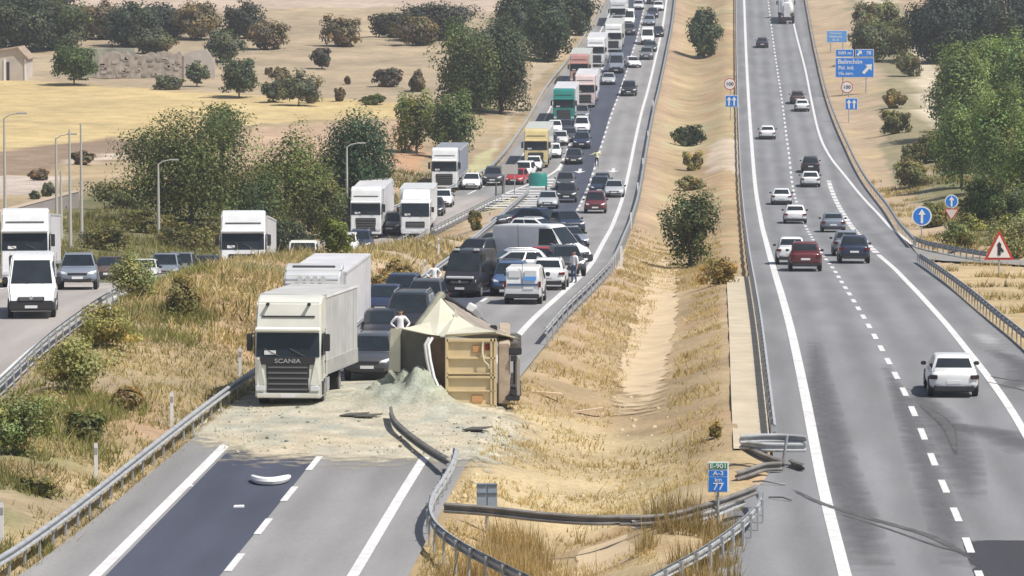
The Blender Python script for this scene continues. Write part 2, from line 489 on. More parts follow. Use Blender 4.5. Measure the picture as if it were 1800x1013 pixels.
# ------------------------------------------------------------------ terrain sheet
STRAW = np.array((.37, .265, .145)); DIRT = np.array((.40, .25, .145)); SAND = np.array((.50, .365, .205))
def terrain():
    ys = np.concatenate([np.arange(60, 118, 3.0), np.arange(118, 260, .8), np.arange(260, 440, 1.3), np.arange(440, 760, 2.5),
                         np.arange(760, 1300, 30), np.arange(1300, 3900, 160)])
    xs = np.concatenate([np.arange(-3000, -300, 150), np.arange(-300, -120, 12), np.arange(-120, -36, 2.4), np.arange(-36, 42, .6), np.arange(42, 120, 2.0),
                         np.arange(120, 300, 12), np.arange(300, 3001, 150)])
    X, Y = np.meshgrid(xs, ys)
    Z = hr(Y) + OFF(X, Y)
    V = np.stack([X, Y, Z], -1).reshape(-1, 3)
    ny, nx = X.shape
    idx = np.arange(ny * nx).reshape(ny, nx)
    Fc = np.stack([idx[:-1, :-1], idx[:-1, 1:], idx[1:, 1:], idx[1:, :-1]], -1).reshape(-1, 4)
    C = np.broadcast_to(STRAW, (ny, nx, 3)).copy()
    def blend(mask, col, amt=1.0):
        nonlocal C
        w = (np.asarray(mask, float) * amt)[..., None]
        C = C * (1 - w) + np.array(col) * w
    Xd = X + 1.6 * (vnoise(X, Y, 6, 31) - .5); Yd = Y + 9 * (vnoise(X, Y, 7, 32) - .5)
    n = vnoise(X, Y, 7, 11); n2 = vnoise(X, Y, 2.2, 12); n3 = vnoise(X, Y, 25, 13)
    blend(sstep(.45, .75, n), (.47, .315, .15), .7)
    blend(sstep(.55, .8, n2), (.30, .20, .10), .5)
    blend(sstep(.6, .85, n3), (.36, .235, .14), .6)
    # far hills above the groves: pinkish stubble
    far = sstep(600, 700, Y + 20 * (n3 - .5)) * (X < XLm(Y) - 8)
    blend(far, (.52, .365, .27))
    blend(far * sstep(.5, .7, vnoise(X, Y, 60, 17)), (.47, .31, .22), .8)
    # dry scrub belt between the field and the groves
    belt = inside(poly_world([(-200,70),(130,40),(560,20),(880,30),(900,150),(700,195),(0,150),(-200,140)]), Xd, Yd)
    blend(belt, (.385, .275, .165)); blend(belt * sstep(.5, .75, n), (.46, .32, .185), .8)
    # golden stubble field and the ground below it
    field = inside(poly_world([(-300,140),(0,150),(330,172),(560,184),(705,192),(703,222),(560,222),(440,234),(330,252),(180,263),(0,282),(-300,300)]), X, Y + 3*(n-.5))
    blend(field, (.56, .385, .15)); blend(field * sstep(.5, .8, n3), (.60, .42, .17), .7); blend(field * sstep(.5, .8, vnoise(X * .25, Y, 5, 61)), (.53, .355, .125), .6)
    line = inside(poly_world([(-300,222),(0,222),(190,229),(225,231),(190,235),(0,228),(-300,230)]), X, Y)
    blend(line, (.42, .29, .12), .8)
    pink = inside(poly_world([(420,240),(560,228),(705,224),(735,300),(690,345),(500,330),(420,330)]), Xd, Yd)
    blend(pink, (.50, .31, .185))
    orange = inside(poly_world([(690,225),(716,215),(755,290),(740,318),(700,300)]), Xd, Yd)
    blend(orange, (.52, .27, .13))
    brown = inside(poly_world([(-300,300),(0,280),(230,252),(240,288),(140,300),(0,335),(-300,345)]), Xd, Yd)
    blend(brown, (.30, .19, .12))
    pale = inside(poly_world([(-300,345),(0,325),(140,325),(0,368),(-300,400)]), X, Y)
    blend(pale, (.53, .40, .33))
    trk = inside(poly_world([(130,296),(230,279),(232,286),(130,303)]), X, Y)
    blend(trk, (.60, .46, .34))
    green = inside(poly_world([(110,372),(200,352),(360,360),(420,388),(470,420),(470,470),(100,470)]), Xd, Yd)
    blend(green, (.145, .135, .05)); blend(green * sstep(.4, .7, n), (.20, .165, .07), .8)
    # embankment between ramp and motorway: mixed greens and straw
    xl, rr = XL1(Y), RR(Y)
    emb = (Y < Y_GORE) & (X > rr) & (X < xl)
    v = (X - rr) / np.maximum(xl - rr, .5)
    blend(emb * sstep(.5, .8, vnoise(X, Y, 3, 21)) * (v < .75), (.20, .185, .065), .7)
    blend(emb * sstep(.62, .8, vnoise(X, Y, 5, 22)), (.48, .285, .15), .8)
    strip = inside(poly_world([(650,470),(740,440),(830,372),(900,346),(900,372),(750,492),(650,540)]), X, Y)
    blend(strip, (.50, .345, .21), .9)
    pg = inside(poly_world([(835,372),(870,345),(905,335),(905,365)]), X, Y); blend(pg, (.44, .40, .2), .7)
    cut = inside(poly_world([(820,330),(870,250),(930,150),(985,100),(1040,30),(1060,0),(1020,0),(930,90),(925,180),(850,290)]), Xd, Yd)
    blend(cut, (.50, .355, .235), .9)
    blend(inside(poly_world([(800,325),(842,268),(872,262),(850,318)]), X, Y), (.52, .46, .22), .8)
    # median
    xm, xn = XM(Y), XN(Y)
    med = (X > xm) & (X < xn); u = (X - xm) / np.maximum(xn - xm, 1)
    blend(med, (.43, .285, .14)); blend(med * sstep(.45, .8, n), (.50, .35, .165), .7); blend(med * sstep(.55, .85, n2), (.33, .215, .105), .55)
    blend(med * sstep(330, 420, Y) * sstep(.55, .8, vnoise(X, Y, 9, 5)), (.47, .40, .20), .6)
    blend(med * (u < .16) * sstep(160, 200, Y), (.47, .29, .18), .6)
    blend(med * (u > .55) * sstep(.5, .7, vnoise(X, Y, 4, 9)), (.47, .27, .13), .6)
    blend(inside(poly_world([(1255,245),(1308,240),(1310,305),(1240,300)]), Xd, Yd), (.58, .43, .30), .9)
    blend(inside(poly_world([(1075,430),(1150,440),(1110,475),(1062,470)]), Xd, Yd), (.56, .41, .28), .8)
    # spilled dust over median near the trailer
    blend(inside(poly_world([(870,700),(1060,690),(1180,760),(1190,900),(1000,900),(830,880),(800,760)]), Xd, Yd), (.54, .40, .20), .55)
    blend(inside(poly_world([(1320,790),(1400,800),(1420,850),(1330,930),(1290,960),(1330,870)]), Xd, Yd), (.52, .37, .24), .9)
    # right side
    xr = XR(Y); rgt = X > xr
    blend(rgt, (.47, .315, .19)); blend(rgt * sstep(.5, .8, n), (.50, .34, .165), .7)
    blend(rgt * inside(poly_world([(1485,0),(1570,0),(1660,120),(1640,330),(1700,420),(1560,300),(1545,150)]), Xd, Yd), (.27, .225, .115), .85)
    path = inside(poly_world([(1490,0),(1560,0),(1585,45),(1640,70),(1650,130),(1660,200),(1690,245),(1660,255),(1620,225),(1605,130),(1590,80),(1560,50)]), X, Y)
    blend(path, (.58, .45, .31))
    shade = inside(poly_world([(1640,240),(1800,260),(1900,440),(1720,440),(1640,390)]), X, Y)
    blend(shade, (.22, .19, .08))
    near = rgt & (Y < 250) & ~inside(SLIP, X, Y)
    blend(near * 1., (.52, .355, .16), .8)
    gray = C.mean(-1, keepdims=True); C = (C * .80 + gray * .20) * np.array((.90, .955, .96))
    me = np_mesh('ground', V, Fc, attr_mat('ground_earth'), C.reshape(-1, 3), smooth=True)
    o = link_mesh('ground', me); tag(o, kind='structure')
terrain()

# ------------------------------------------------------------------ road sheets and paint
def sheet(name, fl, fr, y0, y1, m, dz=0.0, off=0.0, step=2.0, nu=6, kind='structure', parent=None, uvl=None, fz=None, soft=None):
    ys = np.arange(y0, y1 + 1e-6, step)
    if ys[-1] < y1: ys = np.append(ys, y1)
    l, r = fl(ys), fr(ys)
    u = np.linspace(0, 1, nu + 1)
    X = l[:, None] * (1 - u) + r[:, None] * u
    Y = np.repeat(ys[:, None], nu + 1, 1)
    if fz is not None: Z = fz(X, Y) + dz
    else: Z = hr(Y) + (off(X, Y) if callable(off) else off) + dz
    V = np.stack([X, Y, Z], -1).reshape(-1, 3)
    idx = np.arange(V.shape[0]).reshape(X.shape)
    Fc = np.stack([idx[:-1, :-1], idx[:-1, 1:], idx[1:, 1:], idx[1:, :-1]], -1).reshape(-1, 4)
    me = np_mesh(name, V, Fc, m, smooth=True)
    uv = me.uv_layers.new(name='UVMap')
    ref = uvl(Y) if uvl is not None else l[:, None] * np.ones_like(X)
    U = np.stack([X - ref, Y], -1).reshape(-1, 2)
    li = np.zeros(len(me.loops), np.int32); me.loops.foreach_get('vertex_index', li)
    uv.data.foreach_set('uv', U[li].astype(np.float32).ravel())
    o = link_mesh(name, me, parent)
    if kind: tag(o, kind=kind)
    if soft: cover(o, len(ys), nu + 1, soft[0], soft[1])
    return o
ASPH = road_mat('asphalt_left', (.245, .242, .243), .08)
ASPHR = road_mat('asphalt_right', (.205, .208, .218), .13)
ASPHD = road_mat('asphalt_new', (.060, .068, .098), .05)
ASPHP = road_mat('asphalt_ramp', (.32, .295, .28), .05)
LANE0 = lambda Y: RS(Y) - 7.0
Y_END = 1250.0
sheet('road_left', XL1, XM, 92, Y_GORE, ASPH, uvl=LANE0)
sheet('road_left', XL2, XM, Y_GORE, Y_END, ASPH, uvl=LANE0)
sheet('road_right', XN, XR, 92, Y_END, ASPHR, uvl=LS, nu=8)
sheet('ramp', RL, RR, 92, Y_GORE, ASPHP, off=RZ)
# the newer, darker right-hand lane
_wob = lambda Y: .10 * np.sin(np.asarray(Y) * .11)
yA, yB = 96, 138.5
sheet('dark_lane', lambda Y: RS(Y) - 6.72, lambda Y: RS(Y) - 3.62 + _wob(Y) * .4, 92, 850, ASPHD, dz=.006, nu=3)
# slip road joining on the right
def flat_poly(name, px, m, dz, kind='structure', off=0.0):
    P = [G(x, y, off) for x, y in px]
    mb = MB(); mb.add([(p.x, p.y, p.z + dz) for p in P], [tuple(range(len(P)))[::-1]])
    me = bpy.data.meshes.new(name); me.from_pydata(mb.v, [], mb.f); me.materials.append(m)
    bm = bmesh.new(); bm.from_mesh(me); bmesh.ops.triangulate(bm, faces=bm.faces)
    for f in bm.faces:
        if f.normal.z < 0: f.normal_flip()
    bm.to_mesh(me); bm.free()
    o = link_mesh(name, me); tag(o, kind=kind); return o
flat_poly('slip_road', [(1602,433),(1660,445),(1735,455),(1850,460),(1850,470),(1735,462.5),(1660,459),(1618,454.5)], mat('asphalt_slip', (.24, .235, .22), .9, 0, .1, 1), .01)

def soften(m, lo=.55, hi=1.0, scale=1.4):
    """let a thin coat of material m break up into patches where its 'cover' attribute falls"""
    nt = m.node_tree; out = nt.nodes['Material Output']; src = out.inputs['Surface'].links[0].from_socket
    ca = nt.nodes.new('ShaderNodeAttribute'); ca.attribute_name = 'cover'
    tc = nt.nodes.new('ShaderNodeTexCoord'); nz = nt.nodes.new('ShaderNodeTexNoise'); nz.inputs['Scale'].default_value = scale; nz.inputs['Detail'].default_value = 7
    nt.links.new(tc.outputs['Object'], nz.inputs['Vector'])
    ad = nt.nodes.new('ShaderNodeMath'); ad.operation = 'ADD'; nt.links.new(ca.outputs['Fac'], ad.inputs[0]); nt.links.new(nz.outputs['Fac'], ad.inputs[1])
    mr = nt.nodes.new('ShaderNodeMapRange'); mr.inputs['From Min'].default_value = lo; mr.inputs['From Max'].default_value = hi; nt.links.new(ad.outputs[0], mr.inputs['Value'])
    tr = nt.nodes.new('ShaderNodeBsdfTransparent'); mx = nt.nodes.new('ShaderNodeMixShader')
    nt.links.new(mr.outputs['Result'], mx.inputs['Fac']); nt.links.new(tr.outputs[0], mx.inputs[1]); nt.links.new(src, mx.inputs[2])
    nt.links.new(mx.outputs[0], out.inputs['Surface'])
    return m
def cover(o, rows, cols, ends=.15, sides=.3):
    u = np.linspace(0, 1, cols); v = np.linspace(0, 1, rows)
    a = np.clip(np.minimum(u, 1 - u) / max(sides, 1e-3), 0, 1); b = np.clip(np.minimum(v, 1 - v) / max(ends, 1e-3), 0, 1)
    c = (b[:, None] * a[None, :]).ravel() if sides > 0 else np.repeat(b, cols)
    at_ = o.data.attributes.new('cover', 'FLOAT', 'POINT'); at_.data.foreach_set('value', c.astype(np.float32))
def stripe(name, f, y0, y1, w=.3, dz=.012, dash=None, m=PAINTW, off=0.0):
    """painted line of width w along x = f(y); dash = (length, period)"""
    V = []; Fc = []
    segs = [(y0, y1)] if not dash else [(y, min(y + dash[0], y1)) for y in np.arange(y0, y1, dash[1])]
    for a, b in segs:
        ys = np.linspace(a, b, max(2, int((b - a) / 2.5) + 1))
        c = f(ys); z = hr(ys) + (off(c, ys) if callable(off) else off) + dz
        k = len(V)
        for x, y, zz in zip(c, ys, z): V += [(x - w/2, y, zz), (x + w/2, y, zz)]
        for i in range(len(ys) - 1): Fc.append((k+2*i, k+2*i+1, k+2*i+3, k+2*i+2))
    o = link_mesh(name, np_mesh(name, V, Fc, m)); tag(o, kind='structure'); return o
def ypx(y): return G(900, y).y
stripe('lane_marking', RS, 92, Y_END, .32)
stripe('lane_marking', lambda Y: RS(Y) - 3.5, 94.0, 850, .22, dash=(3.3, 7.2), dz=.014)
stripe('lane_marking', lambda Y: RS(Y) - 7.0, 92, ypx(372), .34)
stripe('lane_marking', lambda Y: RS(Y) - 7.0, ypx(300), 850, .24, dash=(2.6, 6.6))
stripe('lane_marking', XL2 if False else (lambda Y: XL2(Y) + 1.6), Y_GORE + 4, 850, .2)
stripe('lane_marking', LS, 92, Y_END, .36)
stripe('lane_marking', DS, 93.5, 850, .22, dash=(3.0, 6.4))
R2 = lambda Y: DS(Y) + 3.55
stripe('lane_marking', R2, 92, ypx(448), .3)
stripe('lane_marking', R2, ypx(445), ypx(318), .42, dash=(4.2, 5.2))
AUX = curve([(1612,437),(1575,408),(1530,362),(1486,310),(1462,280),(1449,258),(1440,235),(1428,185),(1415,120),(1396,45),(1386,0)])
stripe('lane_marking', AUX, ypx(437), Y_END, .26)
stripe('lane_marking', lambda Y: RR(Y) - .7, 92, Y_GORE - 4, .2, off=RZ)
stripe('lane_marking', lambda Y: RL(Y) + .9, 92, Y_GORE - 4, .2, off=RZ)
def px_strip(name, pts, w, m, dz=.014, kind='structure', off=0.0):
    P = [G(x, y, off) for x, y in pts]; V = []; Fc = []
    if not isinstance(w, list): w = [w] * len(P)
    Q, W2 = [], []
    for i in range(len(P) - 1):
        p0, p1, p2, p3 = P[max(i-1, 0)], P[i], P[i+1], P[min(i+2, len(P)-1)]
        for k in range(5):
            t = k / 5
            Q.append(.5 * ((2*p1) + (p2-p0)*t + (2*p0-5*p1+4*p2-p3)*t*t + (3*p1-p0-3*p2+p3)*t**3)); W2.append(w[i] * (1 - t) + w[i+1] * t)
    Q.append(P[-1]); W2.append(w[-1])
    for i, p in enumerate(Q):
        t = Q[min(i+1, len(Q)-1)] - Q[max(i-1, 0)]; n = Vector((-t.y, t.x, 0)).normalized() * W2[i] / 2
        for k in range(5):
            q = p + n * (1 - k / 2); V.append((q.x, q.y, float(hr(q.y)) + dz))
    for i in range(len(Q) - 1):
        for k in range(4): Fc.append((5*i+k, 5*i+k+1, 5*i+k+6, 5*i+k+5))
    o = link_mesh(name, np_mesh(name, V, Fc, m)); tag(o, kind=kind); cover(o, len(Q), 5, .2, .5); return o
# gore: painted nose and its cross bars
ya, yb = ypx(372), ypx(290)
NOSE = lambda Y: RS(Y) - 7.0
GL = lambda Y: NOSE(Y) - 4.6 * (1 - sstep(Y_GORE - 8, yb, Y)) * 1.0
stripe('gore_marking', GL, Y_GORE, yb, .3)
yy = ypx(366)
while yy < yb - 12:
    a, b = float(GL(yy + 2)), float(NOSE(yy))
    if b - a > .8:
        o = sheet('gore_marking', lambda Y, a=a: np.full_like(np.asarray(Y, float), a), lambda Y, b=b: np.full_like(np.asarray(Y, float), b), yy, yy + 1.5, PAINTW, dz=.011, nu=2)
    yy += 4.2
# lane arrows pointing down the road
def arrow(px, py):
    p = G(px, py); t = 5.2
    poly = [(-.16, t), (.16, t), (.16, 1.6), (.62, 1.9), (0, -.6), (-.62, 1.9), (-.16, 1.6)]
    dx = float(RS(p.y + 1) - RS(p.y))
    V = [(p.x + x + dx * y, p.y + y, float(hr(p.y + y)) + .016) for x, y in poly]
    me = bpy.data.meshes.new('arrow_marking'); me.from_pydata(V, [], [(0, 1, 2, 6), (3, 4, 5), (6, 2, 3), (6, 3, 5)]); me.materials.append(PAINTW)
    bm = bmesh.new(); bm.from_mesh(me)
    for f in bm.faces:
        f.normal_update()
        if f.normal.z < 0: f.normal_flip()
    bm.to_mesh(me); bm.free()
    tag(link_mesh('arrow_marking', me), kind='structure')
arrow(1018, 304); arrow(1077, 303)
# tyre marks
TYRE = soften(mat('tyre_mark', (.085, .083, .085), .9, 0, .3, 1.5), .35, .9, 2.5)
for pts, w in (([(1395,862),(1450,888),(1540,915),(1640,945),(1712,985)], [.16,.3,.34,.34,.2]), ([(1480,905),(1560,930),(1640,958),(1700,975)], .14),
               ([(1618,712),(1642,728),(1668,755),(1680,800)], [.1,.5,.5,.1])):
    px_strip('skid_mark', pts, w, TYRE)
for pts, w in (([(1740,662),(1775,668),(1815,672)], .16), ([(1735,672),(1790,684),(1815,694)], .12)):
    px_strip('skid_mark', pts, w, TYRE)
sheet('asphalt_patch', lambda Y: DS(Y) - .15, lambda Y: DS(Y) + 6, 95, G(1700, 950).y, soften(road_mat('asphalt_repair', (.045, .047, .055), 0), .42, .62, 1.2), dz=.006, nu=8, step=.5, soft=(.12, .06))
sheet('asphalt_patch', lambda Y: DS(Y) + 4.0, lambda Y: DS(Y) + 5.6, G(1740, 618).y, G(1740, 575).y, soften(mat('pale_patch', (.31, .315, .325), .9, 0, .1, 1), .4, 1.5, .8), dz=.006, nu=6, step=1, soft=(.4, .4))
WEAR = soften(mat('worn_dark_asphalt', (.115, .117, .125), .85, 0, .14, 1.2), .45, 1.9, .9)
for pts, w in (([(1607,690),(1640,722),(1668,760),(1690,810),(1712,880)], [.6,1.6,1.9,1.6,.8]), ([(1655,745),(1705,752),(1760,765),(1830,800)], [.6,1.8,2.2,2.0]),
               ([(1432,600),(1440,680),(1462,780),(1500,900),(1530,1005)], [.6,1.3,1.5,1.5,1.5]), ([(1555,640),(1590,720),(1620,800),(1655,900),(1690,1000)], [.4,.9,1.2,1.2,1.2]),
               ([(1745,615),(1790,640),(1800,668),(1770,684)], [.8,1.6,1.6,.8])):
    px_strip('worn_asphalt', pts, w, WEAR, dz=.007)
# concrete lining in the ditch and beside the right-hand barrier
def ground_strip(name, pts, w, m, dz=.05, nu=4):
    P = [GT(x, y) for x, y in pts]
    c = pchip([p.y for p in P], [p.x for p in P]); wf = pchip([p.y for p in P], w)
    o = sheet(name, lambda Y: c(Y) - wf(Y) / 2 + .45 * (vnoise(Y, Y * 0, 1.7, 3) - .5), lambda Y: c(Y) + wf(Y) / 2 + .45 * (vnoise(Y, Y * 0, 1.9, 4) - .5), min(p.y for p in P), max(p.y for p in P), m, step=.6, nu=8, soft=(.22, .18),
          fz=lambda X, Y: hr(Y) + OFF(X, Y) + dz)
ground_strip('ditch_lining', [(1062,1010),(1066,955)], [2.2, 1.4], soften(mat('ditch_concrete', (.52, .405, .26), .95, 0, .12, .8, bump=.2), .5, .8, 1.0), .04)
ground_strip('ditch_lining', [(1122,735),(1128,680),(1140,610),(1155,545),(1166,490),(1172,455)], [2.0, 2.2, 2.2, 2.0, 1.7, 1.0], MATS['ditch_concrete'], .05)
XB = curve([(1372,775),(1360,690),(1350,610),(1343,560),(1332,480),(1322,420)])
sheet('concrete_strip', lambda Y: LS(Y) - 2.75, lambda Y: LS(Y) - 1.5, ypx(792), ypx(488), mat('strip_concrete', (.47, .405, .30), .95, 0, .12, .8), nu=2, step=1.5,
      fz=lambda X, Y: hr(Y) + 0.06 + 0 * X)

# ------------------------------------------------------------------ crash barriers
WPROF = [(0.035, -.155), (-.045, -.115), (-.045, -.075), (.035, -.03), (.035, .03), (-.045, .075), (-.045, .115), (.035, .155)]
def rail_mesh(name, P, m, th=.012, side=1):
    """a W-profile beam swept along the points P (beam centre line)"""
    rings = []
    for i, p in enumerate(P):
        t = (P[min(i+1, len(P)-1)] - P[max(i-1, 0)]); t.normalize()
        n = Vector((0, 0, 1)).cross(t); n = n.normalized() if n.length > 1e-5 else Vector((1, 0, 0))
        up = t.cross(n) * 1.0
        if up.z < 0: up = -up
        A = [p + n * side * a + up * b for a, b in WPROF]
        B = [p + n * side * (a + th) + up * b for a, b in reversed(WPROF)]
        rings.append(A + B)
    mb = MB(); mb.loft(rings)
    return mb.mesh(name, m, smooth=False)
POST = MB().box((0, 0, -.36), (.055, .10, .95)).mesh('post', GALV, smooth=False)
POSTD = MB().box((0, 0, -.36), (.055, .10, .95)).mesh('post', GALVD, smooth=False)
BLOCK = MB().box((0, 0, 0), (.16, .09, .2)).mesh('spacer', GALV, smooth=False)
def resample(P, step):
    out = [P[0]]; acc = 0
    for i in range(1, len(P)):
        a, b = P[i-1], P[i]; L = (b - a).length; d = step - acc
        while d <= L:
            out.append(a.lerp(b, d / L)); d += step
        acc = (acc + L) % step if L else acc
    return out
def barrier(label, P, sp=2.0, side=1, m=GALV, post=POST, group='steel crash barriers along the roads', h=.6, blocks=False, maxp=290):
    """P: ground points; a rail and its posts"""
    c = P[0]; e = empty('crash_barrier', c); tag(e, label, 'crash barrier', group)
    loc = [p - c for p in P]
    link_mesh('rail', rail_mesh('rail', [p + Vector((0, 0, h)) for p in loc], m, side=side), e)
    for i, p in enumerate(resample(loc, sp)[:maxp]):
        j = min(range(len(loc)), key=lambda k: (loc[k] - p).length)
        t = loc[min(j+1, len(loc)-1)] - loc[max(j-1, 0)]; t.normalize(); n = Vector((0, 0, 1)).cross(t).normalized()
        o = link_mesh('post', post, e, p + n * side * .10 + Vector((0, 0, h)))
        o.rotation_euler = (RNG.normal(0, .015), RNG.normal(0, .015), math.atan2(-t.x, t.y))
        if blocks:
            b = link_mesh('spacer', BLOCK, e, p + n * side * .05 + Vector((0, 0, h))); b.rotation_euler = o.rotation_euler
    return e
def wpath(f, y0, y1, off=0.0, step=2.0):
    ys = np.arange(y0, y1, step)
    return [Vector((float(f(y)), float(y), float(hr(y) + (off(0, y) if callable(off) else off)))) for y in ys]
barrier('long steel barrier on posts along the left edge of the road with the white truck', wpath(lambda Y: XL1(Y) - .15, 95, Y_GORE + 4), 2.0, 1)
barrier('steel barrier along the far shoulder beside the queue of lorries', wpath(lambda Y: XL2(Y) - .1, Y_GORE + 2, 760, step=4), 4.0, 1)
barrier('steel barrier on the verge side of the ramp beside the white van', wpath(lambda Y: RR(Y) + .1, 100, 208, RZ), 2.0, -1)
barrier('steel barrier between ramp and dry strip behind the second truck', wpath(lambda Y: RR(Y) + .1, 214, Y_GORE - 6, RZ), 2.0, -1)
barrier('steel barrier on the far side of the ramp below the trees', wpath(lambda Y: RL(Y) - .2, 225, Y_GORE - 2, RZ), 4.0, 1)
barrier('long pale barrier on the dry median right of the blocked lanes', wpath(lambda Y: RS(Y) + 1.45, G(925, 606).y, 760, step=4), 4.0, -1)
barrier('long dark barrier on the median edge of the free-flowing road', wpath(lambda Y: LS(Y) - 1.35, G(1370, 785).y, 800), 2.0, 1, maxp=300, blocks=True)
barrier('steel barrier along the verge under the blue exit signs', wpath(lambda Y: XR(Y) + .15, G(1605, 436).y, 760, step=4), 4.0, -1)
def gpath(px, off=0.0, n=6):
    P = [G(x, y, off) for x, y in px]; out = []
    for i in range(len(P) - 1):
        p0, p1, p2, p3 = P[max(i-1, 0)], P[i], P[i+1], P[min(i+2, len(P)-1)]
        for k in range(n):
            t = k / n
            out.append(.5 * ((2*p1) + (p2-p0)*t + (2*p0-5*p1+4*p2-p3)*t*t + (3*p1-p0-3*p2+p3)*t**3))
    out.append(P[-1]); return out
barrier('short barrier bending along the slip road behind the warning triangle', gpath([(1608,432),(1614,438),(1640,446),(1690,456),(1735,464)], OFF), 2.0, -1)
barrier('steel barrier on the right verge from the slip road to the photo edge', gpath([(1616,466),(1650,490),(1700,528),(1755,575),(1810,622),(1870,690)], OFF), 2.0, -1)
barrier('bent barrier bulging into the lane beside the grey sign backs', gpath([(803,826),(797,850),(781,880),(762,912),(757,940),(772,968),(815,1000),(880,1035),(960,1075)], 0.0), 1.6, -1, blocks=True)
barrier('curved barrier under the kilometre sign ending in a broken tip', gpath([(1326,894),(1336,912),(1328,930),(1298,962),(1240,1005),(1170,1045),(1100,1085)], 0.0), 1.6, 1, blocks=True)
# knocked-down rails (no posts)
def loose_rail(label, pts, m=GALV, side=1):
    """pts: [(x, y, height over ground)]"""
    P = []
    for x, y, h in pts: P.append(G(x, y, h))
    Q = []
    for i in range(len(P) - 1):
        p0, p1, p2, p3 = P[max(i-1, 0)], P[i], P[i+1], P[min(i+2, len(P)-1)]
        for k in range(6):
            t = k / 6
            Q.append(.5 * ((2*p1) + (p2-p0)*t + (2*p0-5*p1+4*p2-p3)*t*t + (3*p1-p0-3*p2+p3)*t**3))
    Q.append(P[-1])
    c = Q[0].copy()
    o = link_mesh('fallen_rail', rail_mesh('fallen_rail', [q - c for q in Q], m, th=.03, side=side)); o.location = c
    tag(o, label, 'guard rail'); return o
loose_rail('torn dark rail snaking from the spilled load to the bent barrier', [(686,722,.35),(692,742,.35),(712,762,.3),(738,782,.3),(762,798,.35),(786,812,.45)], GALVD)
loose_rail('low weathered rail lying across the dry median grass', [(780,893,.5),(860,899,.45),(950,909,.35),(1040,915,.3),(1110,914,.3)], GALVD)
loose_rail('weathered rail rising from the ditch to the broken barrier tip', [(1090,916,.3),(1170,912,.35),(1240,894,.55),(1300,874,.7),(1330,862,.8)], GALVD)
loose_rail('second torn rail below the kilometre sign', [(1110,922,.2),(1190,915,.25),(1250,905,.35),(1310,880,.55)], GALV)
loose_rail('upper crumpled rail sticking out level over the concrete strip', [(1301,773,.85),(1340,771,.85),(1380,771,.85),(1417,774,.85)], GALV)
loose_rail('lower crumpled rail sticking out level over the concrete strip', [(1301,781,.65),(1340,786,.65),(1380,787,.62),(1417,787,.6)], GALV)
loose_rail('bent rail folded down from the crumpled barrier end', [(1303,784,.55),(1330,800,.4),(1360,812,.25),(1378,818,.2)], GALVD)
loose_rail('short rail offcut on the shoulder by the crumpled barrier end', [(1388,815,.12),(1400,820,.1),(1412,824,.1)], GALVD)
loose_rail('thin bent strip curling on the sand under the crumpled end', [(1295,838,.15),(1320,830,.15),(1345,822,.2),(1375,820,.2)], GALVD)
def simple(name, mb, mats, label, cat, loc, group=None, rot=(0, 0, 0), **kw):
    o = mb.build(name, mats, None, **kw); o.location = loc; o.rotation_euler = rot
    return tag(o, label, cat, group)
p = G(1375, 822)
simple('leaning_post', MB().box((0, 0, .5), (.06, .12, 1.15)), GALV, 'steel post still standing under the crumpled barrier end', 'post', p, rot=(.1, .12, .3), smooth=False)
p = G(1352, 852)
simple('bent_strip', MB().tube([(-.5, .3, .05), (-.2, .0, .12), (.3, -.25, .06), (.5, -.2, .03)], .03, 6), GALVD, 'curled steel strip lying on the sand by the concrete edge', 'debris', p)
p = G(1376, 880)
simple('bent_strip', MB().tube([(-.4, .4, .05), (.0, .0, .1), (.25, -.3, .05)], .03, 6), GALVD, 'short bent steel strip nearest the broken barrier tip', 'debris', p)

# ------------------------------------------------------------------ vehicles
def wheels(e, xs, ys, r, w, hub=RIM, n=16, dual=False):
    tm = MB().disc_x((0, 0, 0), r, w, n).mesh('wheel', RUBBER)
    rm = {}
    for sx in (-1, 1):
        mb = MB(); mb.disc_x((sx * (w / 2 + .004), 0, 0), r * .66, .03, 14)
        for k in range(5):
            a = 2 * math.pi * k / 5
            mb.box((sx * (w / 2 + .02), math.cos(a) * r * .36, math.sin(a) * r * .36), (.014, r * .14, r * .5), rot=Matrix.Rotation(a - math.pi/2, 3, 'X'))
        rm[sx] = mb.mesh('rim', hub)
    for y in ys:
        for sx in (-1, 1):
            o = link_mesh('wheel', tm, e, (sx * xs, y, r)); link_mesh('rim', rm[sx], o)
def quad_between(mb, b0, b1, t0, t1, u0, u1, v0, v1, out, mi=0):
    """pane inside the quad b0 b1 (bottom) t0 t1 (top), pushed out"""
    f = lambda u, v: (b0.lerp(b1, u)).lerp(t0.lerp(t1, u), v)
    q = [f(u0, v0), f(u1, v0), f(u1, v1), f(u0, v1)]
    n = (q[1] - q[0]).cross(q[3] - q[0]).normalized()
    if n.dot(out) < 0: n = -n
    mb.plate([p + n * .014 for p in q], n, .02, mi)
